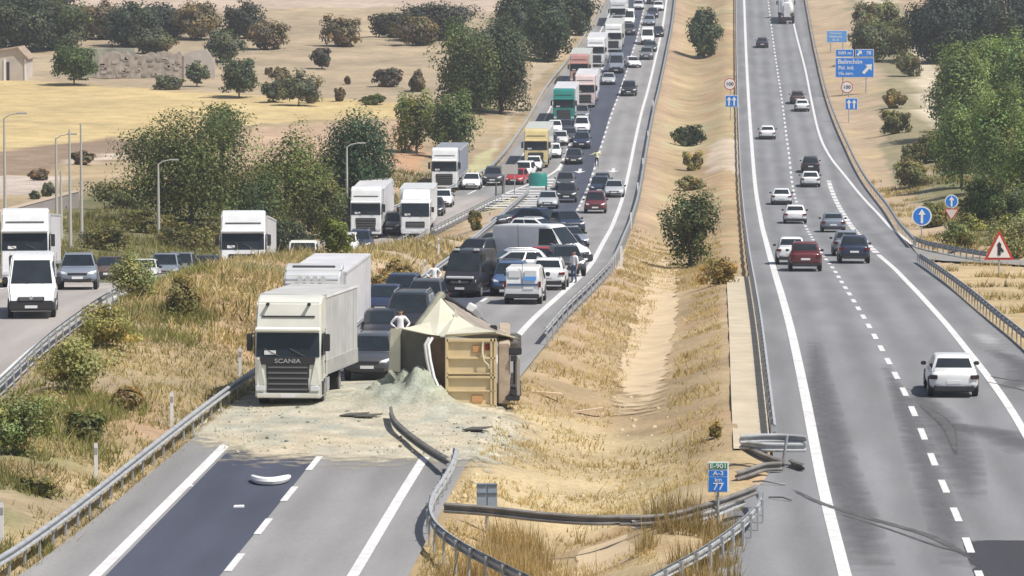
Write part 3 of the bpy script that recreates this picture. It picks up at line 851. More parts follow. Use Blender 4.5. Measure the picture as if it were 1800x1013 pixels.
CARS = dict(   # length, width, height, belt, hood front z, cabin base rear/front, cabin top rear/front (fractions from the rear), clearance, wheel radius, boot
    hatch=dict(L=4.3, W=1.79, H=1.47, belt=.95, hood=.74, yb=(.045, .74), yt=(.16, .52), lo=.24, r=.32, tail=.93),
    sedan=dict(L=4.65, W=1.82, H=1.45, belt=.95, hood=.72, yb=(.13, .72), yt=(.27, .52), lo=.23, r=.32, tail=.98),
    suv=dict(L=4.5, W=1.86, H=1.68, belt=1.08, hood=.93, yb=(.035, .73), yt=(.11, .55), lo=.32, r=.36, tail=1.08),
    estate=dict(L=4.7, W=1.83, H=1.50, belt=.96, hood=.75, yb=(.03, .72), yt=(.12, .53), lo=.24, r=.33, tail=.98),
    mpv=dict(L=4.4, W=1.83, H=1.80, belt=1.10, hood=.92, yb=(.02, .80), yt=(.06, .60), lo=.27, r=.33, tail=1.12),
    pickup=dict(L=5.2, W=1.90, H=1.80, belt=1.12, hood=.98, yb=(.34, .72), yt=(.38, .57), lo=.38, r=.38, tail=1.05))
def smooth_mb(mb):
    """one level of subdivision of a closed shell"""
    me = bpy.data.meshes.new('tmp'); me.from_pydata(mb.v, [], mb.f)
    o = bpy.data.objects.new('tmp', me); COL.objects.link(o)
    md = o.modifiers.new('sub', 'SUBSURF'); md.levels = 1
    bpy.context.view_layer.update()
    dg = bpy.context.evaluated_depsgraph_get(); dg.update()
    m2 = o.evaluated_get(dg).to_mesh()
    out = MB(); out.add([v.co[:] for v in m2.vertices], [tuple(p.vertices) for p in m2.polygons])
    o.evaluated_get(dg).to_mesh_clear(); bpy.data.objects.remove(o); bpy.data.meshes.remove(me)
    return out
def car_proto(kind):
    d = CARS[kind]; L, W, H = d['L'], d['W'] / 2, d['H']; lo, belt, hood, tail = d['lo'], d['belt'], d['hood'], d['tail']
    e = empty('car')
    yy = lambda f: -L / 2 + f * L
    wsb = d['yb'][1]
    st = [(0.0, .74, lo + .16, tail - .22, tail - .16), (.012, .90, lo + .08, tail - .07, tail - .02), (.05, .975, lo + .03, belt - .06, max(belt, tail) - .0),
          (.2, 1.0, lo, belt - .05, belt), (.5, 1.0, lo, belt - .05, belt + .0), (wsb, 1.0, lo, belt - .08, belt - .01),
          (wsb + (1 - wsb) * .5, .99, lo, (belt + hood) / 2 - .10, (belt + hood) / 2 - .0), (.945, .955, lo + .03, hood - .09, hood - .01),
          (.982, .87, lo + .06, hood - .2, hood - .1), (1.0, .70, lo + .14, hood - .32, hood - .26)]
    rings = []
    for f, w, a, sh, tp in st:
        w *= W; y = yy(f)
        rings.append([(-.86*w, y, a), (-w, y, a + .13), (-w, y, (a + sh) / 2 + .03), (-.965*w, y, sh), (-.84*w, y, tp), (-.42*w, y, tp + .025), (.42*w, y, tp + .025), (.84*w, y, tp),
                      (.965*w, y, sh), (w, y, (a + sh) / 2 + .03), (w, y, a + .13), (.86*w, y, a)])
    mb = MB(); mb.loft(rings)
    mb = smooth_mb(mb)
    mb.build('body', PAINT['white'], e, angle=50)
    mb = MB()
    # cabin shell
    b0, b1 = yy(d['yb'][0]), yy(d['yb'][1]); t0, t1 = yy(d['yt'][0]), yy(d['yt'][1])
    wb, wt, zb, zt = W * .90, W * .72, belt - .03, H - .07
    def rr(w, ya, yb_, z, c=.10):
        return [(-w + c, ya, z), (w - c, ya, z), (w, ya + c, z), (w, yb_ - c, z), (w - c, yb_, z), (-w + c, yb_, z), (-w, yb_ - c, z), (-w, ya + c, z)]
    mb.loft([rr(wb, b0, b1, zb), rr(wt, t0, t1, zt), rr(wt * .93, t0 + .07, t1 - .10, H - .02, .14), rr(wt * .6, t0 + .4, t1 - .45, H, .2)])
    mb.build('cabin', PAINT['white'], e, angle=42, bevel=.012, seg=1)
    V = Vector
    B = {k: V(p) for k, p in dict(rl=(-wb + .1, b0, zb), rr=(wb - .1, b0, zb), fl=(-wb + .1, b1, zb), fr=(wb - .1, b1, zb)).items()}
    T = {k: V(p) for k, p in dict(rl=(-wt + .1, t0, zt), rr=(wt - .1, t0, zt), fl=(-wt + .1, t1, zt), fr=(wt - .1, t1, zt)).items()}
    g = MB(); quad_between(g, B['fl'], B['fr'], T['fl'], T['fr'], -.03, 1.03, .08, .97, V((0, 1, .5))); g.build('windscreen', GLASS, e, smooth=False)
    g = MB(); quad_between(g, B['rl'], B['rr'], T['rl'], T['rr'], .0, 1.0, .30 if kind != 'sedan' else .12, .93, V((0, -1, .5))); g.build('rear_window', GLASS, e, smooth=False)
    for sx in (-1, 1):
        bb0, bb1 = V((sx * wb, b0 + .1, zb)), V((sx * wb, b1 - .1, zb)); tt0, tt1 = V((sx * wt, t0 + .1, zt)), V((sx * wt, t1 - .1, zt))
        for u0, u1 in ((.06, .45), (.49, .95)) if kind != 'pickup' else ((.08, .94),):
            g = MB(); quad_between(g, bb0, bb1, tt0, tt1, u0, u1, .14, .92, V((sx, 0, .3))); g.build('side_window', GLASS, e, smooth=False)
        mb = MB(); mb.box((sx * (W + .07), b1 - .42, belt + .05), (.20, .11, .14)); mb.build('mirror', PLASTIC, e, bevel=.03)
        # lamps wrap the corners
        yf = L / 2
        mb = MB(); mb.plate([(sx * W * .52, yf - .035, hood - .20), (sx * W * .80, yf - .085, hood - .17), (sx * W * .945, yf - .36, hood - .10), (sx * W * .93, yf - .40, hood - .02), (sx * W * .80, yf - .17, hood - .045), (sx * W * .55, yf - .055, hood - .12)], (0, 1, .3), .14)
        mb.build('headlight', LAMP, e, smooth=False)
        mb = MB(); mb.box((sx * W * .82, -L / 2 + .07, tail - .18), (W * .34, .16, .15), rot=Matrix.Rotation(sx * .25, 3, 'Z')); mb.build('tail_light', RED, e, bevel=.02)
        for y in (yy(.18), yy(.815)):
            mb = MB()
            n = 14; ring = []
            for rr_, x in ((d['r'] + .075, W + .006), (d['r'] + .075, W - .2)):
                ring.append([(sx * x, y + math.cos(2*math.pi*k/n) * rr_, max(d['r'] + math.sin(2*math.pi*k/n) * rr_, lo + .02)) for k in range(n)])
            mb.loft(ring)
            mb.build('wheel_arch', PLASTIC, e, smooth=False)
    mb = MB(); mb.box((0, L / 2 - .045, hood - .20), (W * .98, .07, .13)); mb.build('grille', PLASTIC, e, bevel=.02)
    mb = MB(); mb.box((0, L / 2 - .04, lo + .13), (W * 1.42, .10, .17)); mb.build('front_bumper', PLASTIC, e, bevel=.03)
    mb = MB(); mb.box((0, -L / 2 + .07, lo + .10), (W * 1.62, .16, .24)); mb.build('rear_bumper', PLASTIC, e, bevel=.04)
    mb = MB(); mb.box((0, L / 2 + .005, lo + .25), (.52, .03, .115)); mb.build('number_plate', PLATE, e, smooth=False)
    mb = MB(); mb.box((0, -L / 2 + .005, tail - .36 if kind != 'pickup' else lo + .3), (.52, .03, .115)); mb.build('number_plate', PLATE, e, smooth=False)
    if kind in ('suv', 'estate', 'mpv'):
        for sx in (-1, 1):
            mb = MB(); mb.tube([(sx * wt * .9, t0 + .15, H - .03), (sx * wt * .9, t0 + .35, H + .04), (sx * wt * .9, t1 - .35, H + .04), (sx * wt * .9, t1 - .15, H - .03)], .02, 6); mb.build('roof_rail', CHROME, e)
    if kind == 'pickup':
        mb = MB(); mb.box((0, yy(.17), belt + .03), (W * 1.6, L * .30, .03)); mb.build('load_bed', PLASTIC, e, smooth=False)
    wheels(e, W - .10, (yy(.18), yy(.815)), d['r'], .21)
    e['L'] = L
    return e
def van_proto(kind):
    big = kind == 'van'
    L, W, H = (5.8, 1.0, 2.5) if big else (4.5, .91, 1.86)
    e = empty('van')
    k = L / 5.8; zk = H / 2.5
    if big: prof = [(-2.86, .42), (-2.9, .6), (-2.86, 2.38), (-2.72, 2.5), (.8, 2.52), (1.15, 2.43), (2.02, 1.36), (2.62, 1.12), (2.84, .92), (2.92, .62), (2.88, .32), (0, .30)]
    else: prof = [(-2.2, .34), (-2.25, .5), (-2.2, 1.72), (-2.1, 1.84), (.35, 1.86), (.62, 1.78), (1.25, 1.16), (2.0, .95), (2.18, .78), (2.25, .5), (2.2, .28), (0, .26)]
    belt = prof[6][1]
    hw = lambda y, z: W * (1 - .13 * max(0, z - belt * .95) / (H - belt)) * (1 - .10 * max(0, y / (L / 2) - .80) / .2)
    mb = MB(); mb.prism_x(prof, hw); mb.build('body', PAINT['white'], e, bevel=.07, seg=2, angle=40)
    V = Vector
    yb, zb_ = prof[6]; yt, zt = prof[5]
    hb, ht = hw(yb, zb_) - .06, hw(yt, zt) - .08
    g = MB(); quad_between(g, V((-hb, yb, zb_)), V((hb, yb, zb_)), V((-ht, yt, zt)), V((ht, yt, zt)), .03, .97, .06, .93, V((0, 1, .6))); g.build('windscreen', GLASS, e, smooth=False)
    for sx in (-1, 1):
        g = MB()
        z0, z1 = belt * 1.0, zt - .10; y0, y1 = yt - .75 * k, yb - .15
        q = [V((sx * (hw(y0, z0) + .012), y0, z0)), V((sx * (hw(y1, z0) + .012), y1, z0)), V((sx * (hw(yt, z1) + .012), yt + .12, z1)), V((sx * (hw(y0, z1) + .012), y0, z1))]
        g.plate(q, (sx, 0, .15), .02); g.build('side_window', GLASS, e, smooth=False)
        mb = MB(); mb.box((sx * (W + .12), yt + .45 * k, belt + .18), (.22, .12, .30 if big else .2)); mb.build('mirror', PLASTIC, e, bevel=.03)
        mb = MB(); y = L / 2; zh = prof[8][1]
        mb.plate([(sx * W * .60, y - .06, zh - .16), (sx * W * .90, y - .10, zh - .18), (sx * W * .93, y - .38, zh + .02), (sx * W * .88, y - .34, zh + .14), (sx * W * .66, y - .12, zh - .02)], (0, 1, .4), .2); mb.build('headlight', LAMP, e, smooth=False)
        mb = MB(); mb.box((sx * W * .93, -L / 2 + .0, belt * .86), (.13, .06, .36 if big else .3)); mb.build('tail_light', RED, e, bevel=.015)
        mb = MB(); mb.box((sx * (W + .0), -.3 * k, .62 * zk + .05), (.03, L * .42, .10)); mb.build('side_moulding', PLASTIC, e, smooth=False)
        mb = MB(); mb.box((sx * (W - .01), -1.0 * k, (belt + H) / 2 - .1), (.012, .02, H - belt + .3)); mb.build('door_seam', PLASTIC, e, smooth=False)
        for yw in (-1.75 * k, 1.85 * k):
            mb = MB()
            n = 14; ring = []
            for x in (W + .004, W - .2):
                ring.append([(sx * x, yw + math.cos(2*math.pi*q/n) * .44, max(.36 + math.sin(2*math.pi*q/n) * .44, .34)) for q in range(n)])
            mb.loft(ring)
            mb.build('wheel_arch', PLASTIC, e, smooth=False)
    mb = MB(); mb.box((0, L / 2 - .02, .50 * zk + .06), (W * 1.92, .16, .42 * zk)); mb.build('front_bumper', PLASTIC, e, bevel=.06)
    mb = MB(); mb.box((0, L / 2 - .015, prof[8][1] - .06), (W * 1.1, .10, .15)); gr = mb.build('grille', PLASTIC, e, bevel=.02)
    for q in range(3):
        mb = MB(); mb.box((0, L / 2 + .04, prof[8][1] - .11 + q * .05), (W * 1.0, .02, .012)); mb.build('slat', CHROME, gr, smooth=False)
    mb = MB(); mb.disc_y((0, L / 2 + .045, prof[8][1] - .03), .075, .03, 12); mb.build('emblem', CHROME, e)
    mb = MB(); mb.box((0, L / 2 + .065, .42 * zk + .10), (.52, .03, .115)); mb.build('number_plate', PLATE, e, smooth=False)
    mb = MB(); mb.box((0, -L / 2 + .01, .42), (W * 1.8, .12, .22)); mb.build('rear_bumper', PLASTIC, e, bevel=.03)
    mb = MB(); mb.box((0, -L / 2 + .005, belt + .38 * zk), (.02, .03, H * .62)); mb.build('door_seam', PLASTIC, e, smooth=False)
    for sx in (-1, 1):
        if not big:
            g = MB(); g.box((sx * W * .43, -L / 2 + .02, belt + .33), (W * .66, .05, .36)); g.build('rear_window', mat('panelled_window', (.66, .68, .69), .4), e, bevel=.02)
    for sx in (-.5, .15):
        mb = MB(); mb.tube([(sx * W, yb - .02, zb_ + .06), (sx * W + .5, yb - .14, zb_ + .2)], .012, 5); mb.build('wiper', PLASTIC, e)
    mb = MB(); mb.box((.3, -L / 2 + .0, .82), (.5, .06, .115)); mb.build('number_plate', PLATE, e, smooth=False)
    wheels(e, W - .11, (-1.75 * k, 1.85 * k), .34, .22)
    e['L'] = L
    return e
def cab(e, hi=True, y0=0.0, dark_grille=True, visor=True, grey=False, mats='white', sign=None):
    """tractor cab; its front face at y0"""
    top = 3.95 if hi else 2.85
    P = lambda y, z: (y0 + y, z)
    prof = [P(-2.15, .95), P(-2.15, top), P(-1.1, top + .06), P(-.50, top - .16), P(-.20, 2.78), P(-.06, 1.82), P(0, .95), P(-.02, .36), P(-.3, .33), P(-.75, .36), P(-.75, .95)] if hi else \
           [P(-1.9, .9), P(-1.9, top), P(-.5, top + .02), P(-.26, top - .14), P(-.02, 1.62), P(.04, 1.0), P(.02, .42), P(-.7, .40), P(-.7, .9)]
    W = 1.24 if hi else 1.12
    hw = lambda y, z: W * (1 - (.05 if z > 2.95 else 0)) * (1 - .045 * max(0, (y - y0 + .6) / .6))
    mb = MB(); mb.prism_x(prof, hw); mb.build('cab', PAINT[mats], e, bevel=.06, angle=40)
    V = Vector
    a, b = (prof[5], prof[4]) if hi else (prof[4], prof[3])
    z0, z1 = a[1], b[1]
    wy = lambda z: a[0] + (b[0] - a[0]) * (z - z0) / (z1 - z0)
    hwv = W * .93
    g = MB(); g.plate([(-hwv, wy(z0 + .04) + .02, z0 + .04), (hwv, wy(z0 + .04) + .02, z0 + .04), (hwv * .985, wy(z1 - .06) + .02, z1 - .06), (-hwv * .985, wy(z1 - .06) + .02, z1 - .06)], (0, 1, .15), .03)
    ws = g.build('windscreen', GLASS, e, smooth=False)
    for sx in (-.5, .25):
        mb = MB(); mb.tube([(sx * W, wy(z0 + .06) + .05, z0 + .06), (sx * W + .55, wy(z0 + .34) + .05, z0 + .34)], .014, 5); mb.build('wiper', PLASTIC, ws)
    mb = MB(); mb.box((W * .52, wy(z0 + .18) + .035, z0 + .19), (.42, .02, .15)); mb.build('windscreen_card', SIGNW, ws, smooth=False)
    for sx in (-1, 1):
        g = MB(); x = sx * (W + .006)
        yb = a[0] - .30
        g.plate([(x, yb - .95, z0 + .05), (x, yb, z0 + .05), (x * .985, b[0] - .25, z1 - .12), (x * .985, yb - .95, z1 - .12)], (sx, 0, 0), .02); g.build('side_window', GLASS, e, smooth=False)
        mb = MB(); mb.box((sx * (W + .17), a[0] - .18, z0 + .55), (.20, .16, .62 if hi else .4)); mb.box((sx * (W + .06), a[0] - .2, z0 + .85 if hi else z0 + .7), (.16, .05, .05)); mb.build('mirror', PLASTIC, e, bevel=.02)
        mb = MB(); mb.box((sx * W * .80, y0 + (.0 if hi else .03), .72 if hi else .72), (.36, .12, .20)); mb.build('headlight', LAMP, e, bevel=.03)
        for yd in (-.34, -1.30):
            mb = MB(); mb.box((sx * (W + .001), y0 + yd, (z0 + z1) / 2 - .35), (.012, .022, 1.7)); mb.build('door_seam', PLASTIC, e, smooth=False)
        mb = MB(); mb.box((sx * (W + .012), y0 - 1.18, z0 - .22), (.03, .16, .05)); mb.build('door_handle', PLASTIC, e, smooth=False)
        mb = MB(); mb.box((sx * (W - .02), y0 - .55, .7), (.04, .5, .5)); mb.build('step', PLASTIC, e, smooth=False)
    gz0, gz1 = (.56, 1.62) if hi else (.85, 1.3)
    gm = PLASTIC if not grey else mat('grille_grey', (.12, .12, .125), .6)
    mb = MB(); mb.box((0, y0 + (-.03 if hi else .02), (gz0 + gz1) / 2), (W * 1.26, .10, gz1 - gz0)); gr = mb.build('grille', gm, e, bevel=.03)
    n = 5 if hi else 3
    for k in range(n):
        z = gz0 + .12 + (gz1 - gz0 - .26) * k / (n - 1)
        mb = MB(); mb.box((0, y0 + (.025 if hi else .075), z), (W * 1.16, .04, .055)); mb.build('slat', mat('slat_grey', (.16, .16, .165), .5), gr, bevel=.01)
    mb = MB(); mb.box((0, y0 + (-.01 if hi else .05), .46 if hi else .55), (W * 1.84, .14, .17 if hi else .3)); mb.build('bumper', PAINT[mats] if hi else PLASTIC, e, bevel=.03)
    mb = MB(); mb.box((0, y0 + (.068 if hi else .13), .46 if hi else .55), (.52, .02, .115)); mb.build('number_plate', PLATE, e, smooth=False)
    if hi and visor:
        mb = MB(); mb.box((0, y0 - .06, 2.85), (W * 1.9, .32, .10), rot=Matrix.Rotation(-.25, 3, 'X')); mb.build('sun_visor', PAINT[mats], e, bevel=.03)
        mb = MB(); mb.box((0, y0 - .325, 3.30), (W * 1.55, .03, .055)); mb.build('roof_vent', PLASTIC, e, smooth=False)
    return W
def trailer_box(e, y1, L, top=4.0, w=1.275, low=1.12, m='lavender', posts=0, skirt=True):
    mb = MB(); mb.box((0, y1 - L / 2, (top + low) / 2), (2 * w, L, top - low)); bx = mb.build('trailer_box', PAINT[m], e, bevel=.03)
    for sx in (-1, 1):
        mb = MB(); mb.box((sx * (w + .012), y1 - L / 2, low + .07), (.03, L, .16)); mb.build('lower_rail', GALV, bx, smooth=False)
        mb = MB(); mb.box((sx * (w + .012), y1 - L / 2, top - .06), (.03, L, .10)); mb.build('upper_rail', PAINT['white'], bx, smooth=False)
        for k in range(posts):
            mb = MB(); mb.box((sx * (w + .014), y1 - L * (k + .5) / posts, (top + low) / 2), (.03, .10, top - low - .3)); mb.build('side_post', PAINT['palegrey'], bx, smooth=False)
        if skirt:
            mb = MB(); mb.box((sx * (w - .08), y1 - L * .45, .78), (.05, L * .42, .42)); mb.build('side_guard', GALV, e, smooth=False)
    mb = MB(); mb.box((0, y1 - L / 2 - .1, low - .12), (1.0, L - .6, .22)); mb.build('chassis', PLASTIC, e, smooth=False)
def truck_proto(kind):
    e = empty('truck')
    if kind in ('semi', 'semi_tall'):
        Lt = 15.8; y0 = Lt / 2
        cab(e, True, y0)
        trailer_box(e, y0 - 2.45, 13.2, 3.74 if kind != 'semi_tall' else 3.85)
        mb = MB(); mb.box((0, y0 - 3.2, .85), (1.0, 5.2, .3)); mb.build('tractor_frame', PLASTIC, e, smooth=False)
        wheels(e, 1.02, (y0 - 1.35, y0 - 5.0, y0 - 11.2, y0 - 12.5, y0 - 13.8), .50, .33, n=18)
        mb = MB(); mb.box((0, -Lt / 2 + .16, .62), (2.3, .12, .16)); mb.build('rear_bumper', GALV, e, smooth=False)
        for sx in (-1, 1):
            mb = MB(); mb.box((sx * .95, -Lt / 2 + .1, .85), (.4, .06, .14)); mb.build('tail_light', RED, e, smooth=False)
    elif kind == 'semi_ribbed':
        Lt = 8.2; y0 = Lt / 2
        cab(e, True, y0)
        trailer_box(e, y0 - 2.45, 4.9, 3.93, 1.25, 1.0, posts=4, skirt=False)
        R = Matrix.Translation((0, y0 - 3.0, 0)) @ Matrix.Rotation(math.radians(-8), 4, 'Z') @ Matrix.Translation((0, -(y0 - 3.0), 0))
        bpy.context.view_layer.update()
        for c in [c for c in bpy.data.objects if c.parent == e and c.name.split('.')[0] in ('trailer_box', 'chassis')]:
            c.matrix_local = R
        bx = [c for c in bpy.data.objects if c.parent == e and c.name.split('.')[0] == 'trailer_box'][0]
        for sx in (-1, 1):
            mb = MB(); mb.box((sx * 1.262, y0 - 4.9, 1.28), (.04, 4.8, .5)); mb.build('side_board', mat('side_board', (.36, .365, .35), .7, 0, .12, 2), bx, smooth=False)
        mb = MB(); mb.box((0, y0 - 3.2, .85), (1.0, 4.2, .3)); mb.build('tractor_frame', PLASTIC, e, smooth=False)
        for sx in (-1, 1):
            mb = MB(); mb.box((sx * 1.0, y0 - 2.6, .62), (.4, 1.0, .6)); mb.build('fuel_tank', GALV, e, bevel=.06)
        wheels(e, 1.02, (y0 - 1.35,), .50, .33, n=18)
        wheels(e, 1.14, (y0 - 5.2,), .50, .42, n=18)
    elif kind == 'box_truck':
        Lt = 8.0; y0 = Lt / 2
        cab(e, False, y0)
        trailer_box(e, y0 - 2.0, 5.9, 3.62, 1.24, 1.0, 'white')
        mb = MB(); mb.prism_x([(y0 - 2.02, 2.8), (y0 - 2.02, 3.55), (y0 - 1.5, 3.35), (y0 - .75, 2.86)], 1.0); mb.build('wind_deflector', PAINT['white'], e, bevel=.05)
        wheels(e, 1.0, (y0 - 1.15, -Lt / 2 + 1.9), .44, .3)
        mb = MB(); mb.box((0, -Lt / 2 + .16, .6), (2.2, .1, .14)); mb.build('rear_bumper', GALV, e, smooth=False)
    elif kind == 'tanker':
        Lt = 13.0; y0 = Lt / 2
        cab(e, True, y0)
        n = 22; rings = []
        for y, r in ((-Lt / 2 + .25, .72), (-Lt / 2 + .45, 1.0), (-Lt / 2 + .8, 1.12), (y0 - 3.2, 1.12), (y0 - 2.8, 1.0), (y0 - 2.6, .72)):
            rings.append([(math.cos(2*math.pi*k/n) * r * .92, y, 2.35 + math.sin(2*math.pi*k/n) * r) for k in range(n)])
        mb = MB(); mb.loft(rings); mb.build('tank', PAINT['white'], e)
        mb = MB(); mb.box((0, -1.4, 3.5), (.55, 8.5, .10)); mb.build('walkway', GALV, e, smooth=False)
        mb = MB(); mb.box((0, -Lt / 2 + .10, 2.2), (.95, .12, 2.2)); mb.build('rear_panel', PAINT['white'], e, bevel=.04)
        mb = MB(); mb.box((0, -1.2, 1.0), (1.0, 10.5, .3)); mb.build('chassis', PLASTIC, e, smooth=False)
        mb = MB(); mb.box((0, -Lt / 2 + .05, .75), (2.45, .3, .35)); mb.build('rear_bumper', PLASTIC, e, bevel=.03)
        for sx in (-1, 1):
            mb = MB(); mb.box((sx * 1.1, -3.7, 1.12), (.34, 3.8, .08)); mb.build('mudguard', PLASTIC, e, bevel=.02)
            mb = MB(); mb.box((sx * .9, -Lt / 2 - .1, .95), (.45, .06, .16)); mb.build('tail_light', RED, e, smooth=False)
        wheels(e, 1.02, (y0 - 1.35, y0 - 4.6, -2.6, -3.9, -5.2), .5, .33)
    e['L'] = Lt
    return e
PROTO = {}
def make(kind):
    if kind in CARS: return car_proto(kind)
    if kind in ('van', 'small_van'): return van_proto(kind)
    return truck_proto(kind)
def kids(o): return [c for c in bpy.data.objects if c.parent == o]
CHILD = {}
def register(o):
    """remember a prototype's tree so that copying needs no search"""
    ch = kids(o); CHILD[o] = ch
    for c in ch: register(c)
def copy_tree(src, parent=None):
    c = src.copy(); COL.objects.link(c); c.parent = parent
    for ch in CHILD.get(src, []): copy_tree(ch, c)
    return c
USED = set()
def parts_of(e):
    for c in e.children:
        yield c
        for g in c.children: yield g
def recolour(e, cols):
    """cols: part name -> material; set on the object so the mesh stays shared"""
    for c in parts_of(e):
        base = c.name.split('.')[0]
        if base in cols and c.data:
            c.material_slots[0].link = 'OBJECT'; c.material_slots[0].material = cols[base]
def get(kind):
    if kind not in PROTO:
        PROTO[kind] = make(kind); register(PROTO[kind])
    p = PROTO[kind]
    if kind in USED: return copy_tree(p)
    USED.add(kind); return p
for k in ('hatch', 'sedan', 'suv', 'estate', 'mpv', 'pickup', 'van', 'small_van', 'semi', 'semi_tall', 'semi_ribbed', 'box_truck', 'tanker'):
    PROTO[k] = make(k)
bpy.context.view_layer.update()
for k in PROTO: register(PROTO[k])

def tangent(f, y): 
    d = float(f(y + 3) - f(y - 3)) / 6; return d
SURF = dict(main=(RS, lambda Y: 0.0), right=(LS, lambda Y: 0.0), ramp=(RR, lambda Y: float(_rz(Y))), exit=(XL2, lambda Y: 0.0))
JAM = 'vehicles queuing behind the overturned trailer'
RAMPQ = 'vehicles queuing on the ramp'
FREE = 'vehicles driving on the free road'
def vehicle(kind, x, y, col, label, surf='main', face='cam', yaw=0.0, s=None, cat=None, end='near', extra=None, scale=1.0, group=None):
    """(x, y): photo pixel of the bottom middle of the vehicle's near end (end='near') or of its middle ('mid')"""
    e = get(kind); L = float(e['L'])
    f, rz = SURF[surf]
    if s is not None: P = RP(x, s)
    else: P = G(x, y, RZ if surf == 'ramp' else 0.0)
    sl = tangent(f, P.y) if surf != 'ramp' else float(RR(P.y + 6) - RR(P.y - 6)) / 12
    if surf == 'ramp': sl = float(np.interp(P.y, [175, 200, 235, 300, 345, 390], [-.085, -.075, -.012, .025, .035, .05]))
    t = Vector((sl, 1, 0)).normalized()
    a = math.atan2(-t.x, t.y) + math.radians(yaw)          # heading away from the camera
    d = Vector((-math.sin(a), math.cos(a), 0))
    C = P + d * (L / 2 * scale) if end == 'near' else P
    hgt = lambda q: float(hr(q.y)) + rz(q.y)
    sgn = 1 if face == 'away' else -1
    A, B = C + d * sgn * L * .33, C - d * sgn * L * .33
    za, zb = hgt(A), hgt(B)
    C.z = (za + zb) / 2
    e.location = C
    e.rotation_euler = (math.atan2(za - zb, L * .66), 0, a if face == 'away' else a + math.pi)
    e.scale = (scale,) * 3
    for k in ('L',):
        if k in e: del e[k]
    cols = {}
    if col:
        m = PAINT[col]
        cols = {'body': m, 'cabin': m} if kind in CARS or kind in ('van', 'small_van') else {'cab': m, 'bumper': m, 'sun_visor': m, 'wind_deflector': m}
    if extra: cols.update({k: (PAINT[v] if isinstance(v, str) else v) for k, v in extra.items()})
    recolour(e, cols)
    cat = cat or ('van' if 'van' in kind else 'truck' if kind not in CARS else 'car')
    e.name = {'car': 'car', 'van': 'van', 'truck': 'truck', 'pickup': 'pickup_truck'}[cat]
    tag(e, label, cat, group or {'right': FREE, 'ramp': RAMPQ}.get(surf, JAM))
    return e
LEN = {k: float(PROTO[k]['L']) for k in PROTO}
_old_get = get
def get(kind):
    e = _old_get(kind); e['L'] = LEN[kind]; return e

# ---- the free-flowing road (rear ends towards the camera)
vehicle('hatch', 1677, 700, 'white', 'white hatchback driving away alone, nearest car on the free road', 'right', 'away', scale=1.03)
vehicle('suv', 1416, 478, 'darkred', 'dark red SUV driving in the left lane beside a white one', 'right', 'away')
vehicle('suv', 1391, 466, 'white', 'white SUV half hidden behind the dark red SUV', 'right', 'away', scale=.97)
vehicle('suv', 1502, 464, 'blue', 'dark blue SUV near the mouth of the slip road', 'right', 'away')
vehicle('suv', 1489, 451, 'bluegrey', 'grey-blue car just ahead of the dark blue SUV', 'right', 'away', scale=.95)
vehicle('hatch', 1465, 409, 'bluegrey', 'grey hatchback in the right lane by the wide dashes', 'right', 'away')
vehicle('hatch', 1398, 394, 'white', 'white hatchback astride the dashed line between two groups of cars', 'right', 'away')
vehicle('sedan', 1374, 361, 'white', 'white saloon in the left lane ahead of the white hatchback', 'right', 'away', scale=.97)
vehicle('sedan', 1425, 330, 'white', 'white saloon close behind a black car', 'right', 'away')
vehicle('suv', 1425, 305, 'black', 'black SUV with the white saloon on its tail', 'right', 'away', scale=.95)
vehicle('hatch', 1349, 246, 'white', 'white hatchback alone in the left lane below the median speed sign', 'right', 'away')
vehicle('hatch', 1410, 197, 'white', 'white hatchback close behind a dark car near the twin-lane signs', 'right', 'away', scale=.97)
vehicle('suv', 1402, 184, 'brown', 'dark brown car just ahead of a white hatchback', 'right', 'away', scale=.95)
vehicle('hatch', 1340, 85, 'purple', 'dark violet hatchback, farthest car in the left lane', 'right', 'away')
vehicle('tanker', 1383, 43, 'white', 'white tanker lorry at the far end of the free road', 'right', 'away', cat='truck')

# ---- the ramp (fronts towards the camera)
vehicle('van', 55, 562, 'white', 'white delivery van with black bumper leading the ramp queue', 'ramp', s=42)
vehicle('semi', 44, 500, 'white', 'white lorry with high roof right behind the white delivery van', 'ramp', s=37, scale=.94)
vehicle('suv', 136, 522, 'bluegrey', 'silver-grey SUV beside the white delivery van', 'ramp', s=37.6)
vehicle('hatch', 190, 505, 'brown', 'dark brown car behind the silver-grey SUV, partly behind a bush', 'ramp', s=33)
vehicle('mpv', 286, 480, 'bluegrey', 'dark grey people carrier behind the tall grass, left of the lorry', 'ramp', s=30.5)
vehicle('mpv', 314, 470, 'grey', 'grey high-roofed car rising behind the dark people carrier', 'ramp', s=28)
vehicle('suv', 358, 476, 'blue', 'dark blue car next to the white box lorry on the ramp', 'ramp', s=29.5)
vehicle('hatch', 248, 488, 'palegrey', 'pale car roof showing above the round bush', 'ramp', s=31.5)
vehicle('semi', 427, 500, 'white', 'white lorry with pale trailer in the tall grass of the ramp', 'ramp', s=32.5)
vehicle('van', 530, 480, 'cream', 'cream van with dark windscreen above the second truck', 'ramp', s=27.5)
vehicle('suv', 590, 467, 'white', 'white SUV at the fence in front of the white lorry', 'ramp', s=24.6)
vehicle('suv', 606, 460, 'white', 'second white SUV tucked behind the first at the fence', 'ramp', s=23.8, scale=.98)
vehicle('suv', 630, 452, 'blue', 'dark blue SUV under the nose of the white lorry', 'ramp', s=23.6)
vehicle('semi', 643, 442, 'white', 'white lorry with black grille between fence and trees', 'ramp', s=22.6)
vehicle('suv', 684, 430, 'darkgrey', 'dark car on the ramp right of the white lorry', 'ramp', s=22.4)
vehicle('box_truck', 730, 397, 'white', 'white box lorry with dark bumper alone on the ramp', 'ramp', s=22.6, scale=1.05)
vehicle('hatch', 776, 375, 'white', 'white car just behind the white box lorry', 'ramp', s=20.3)
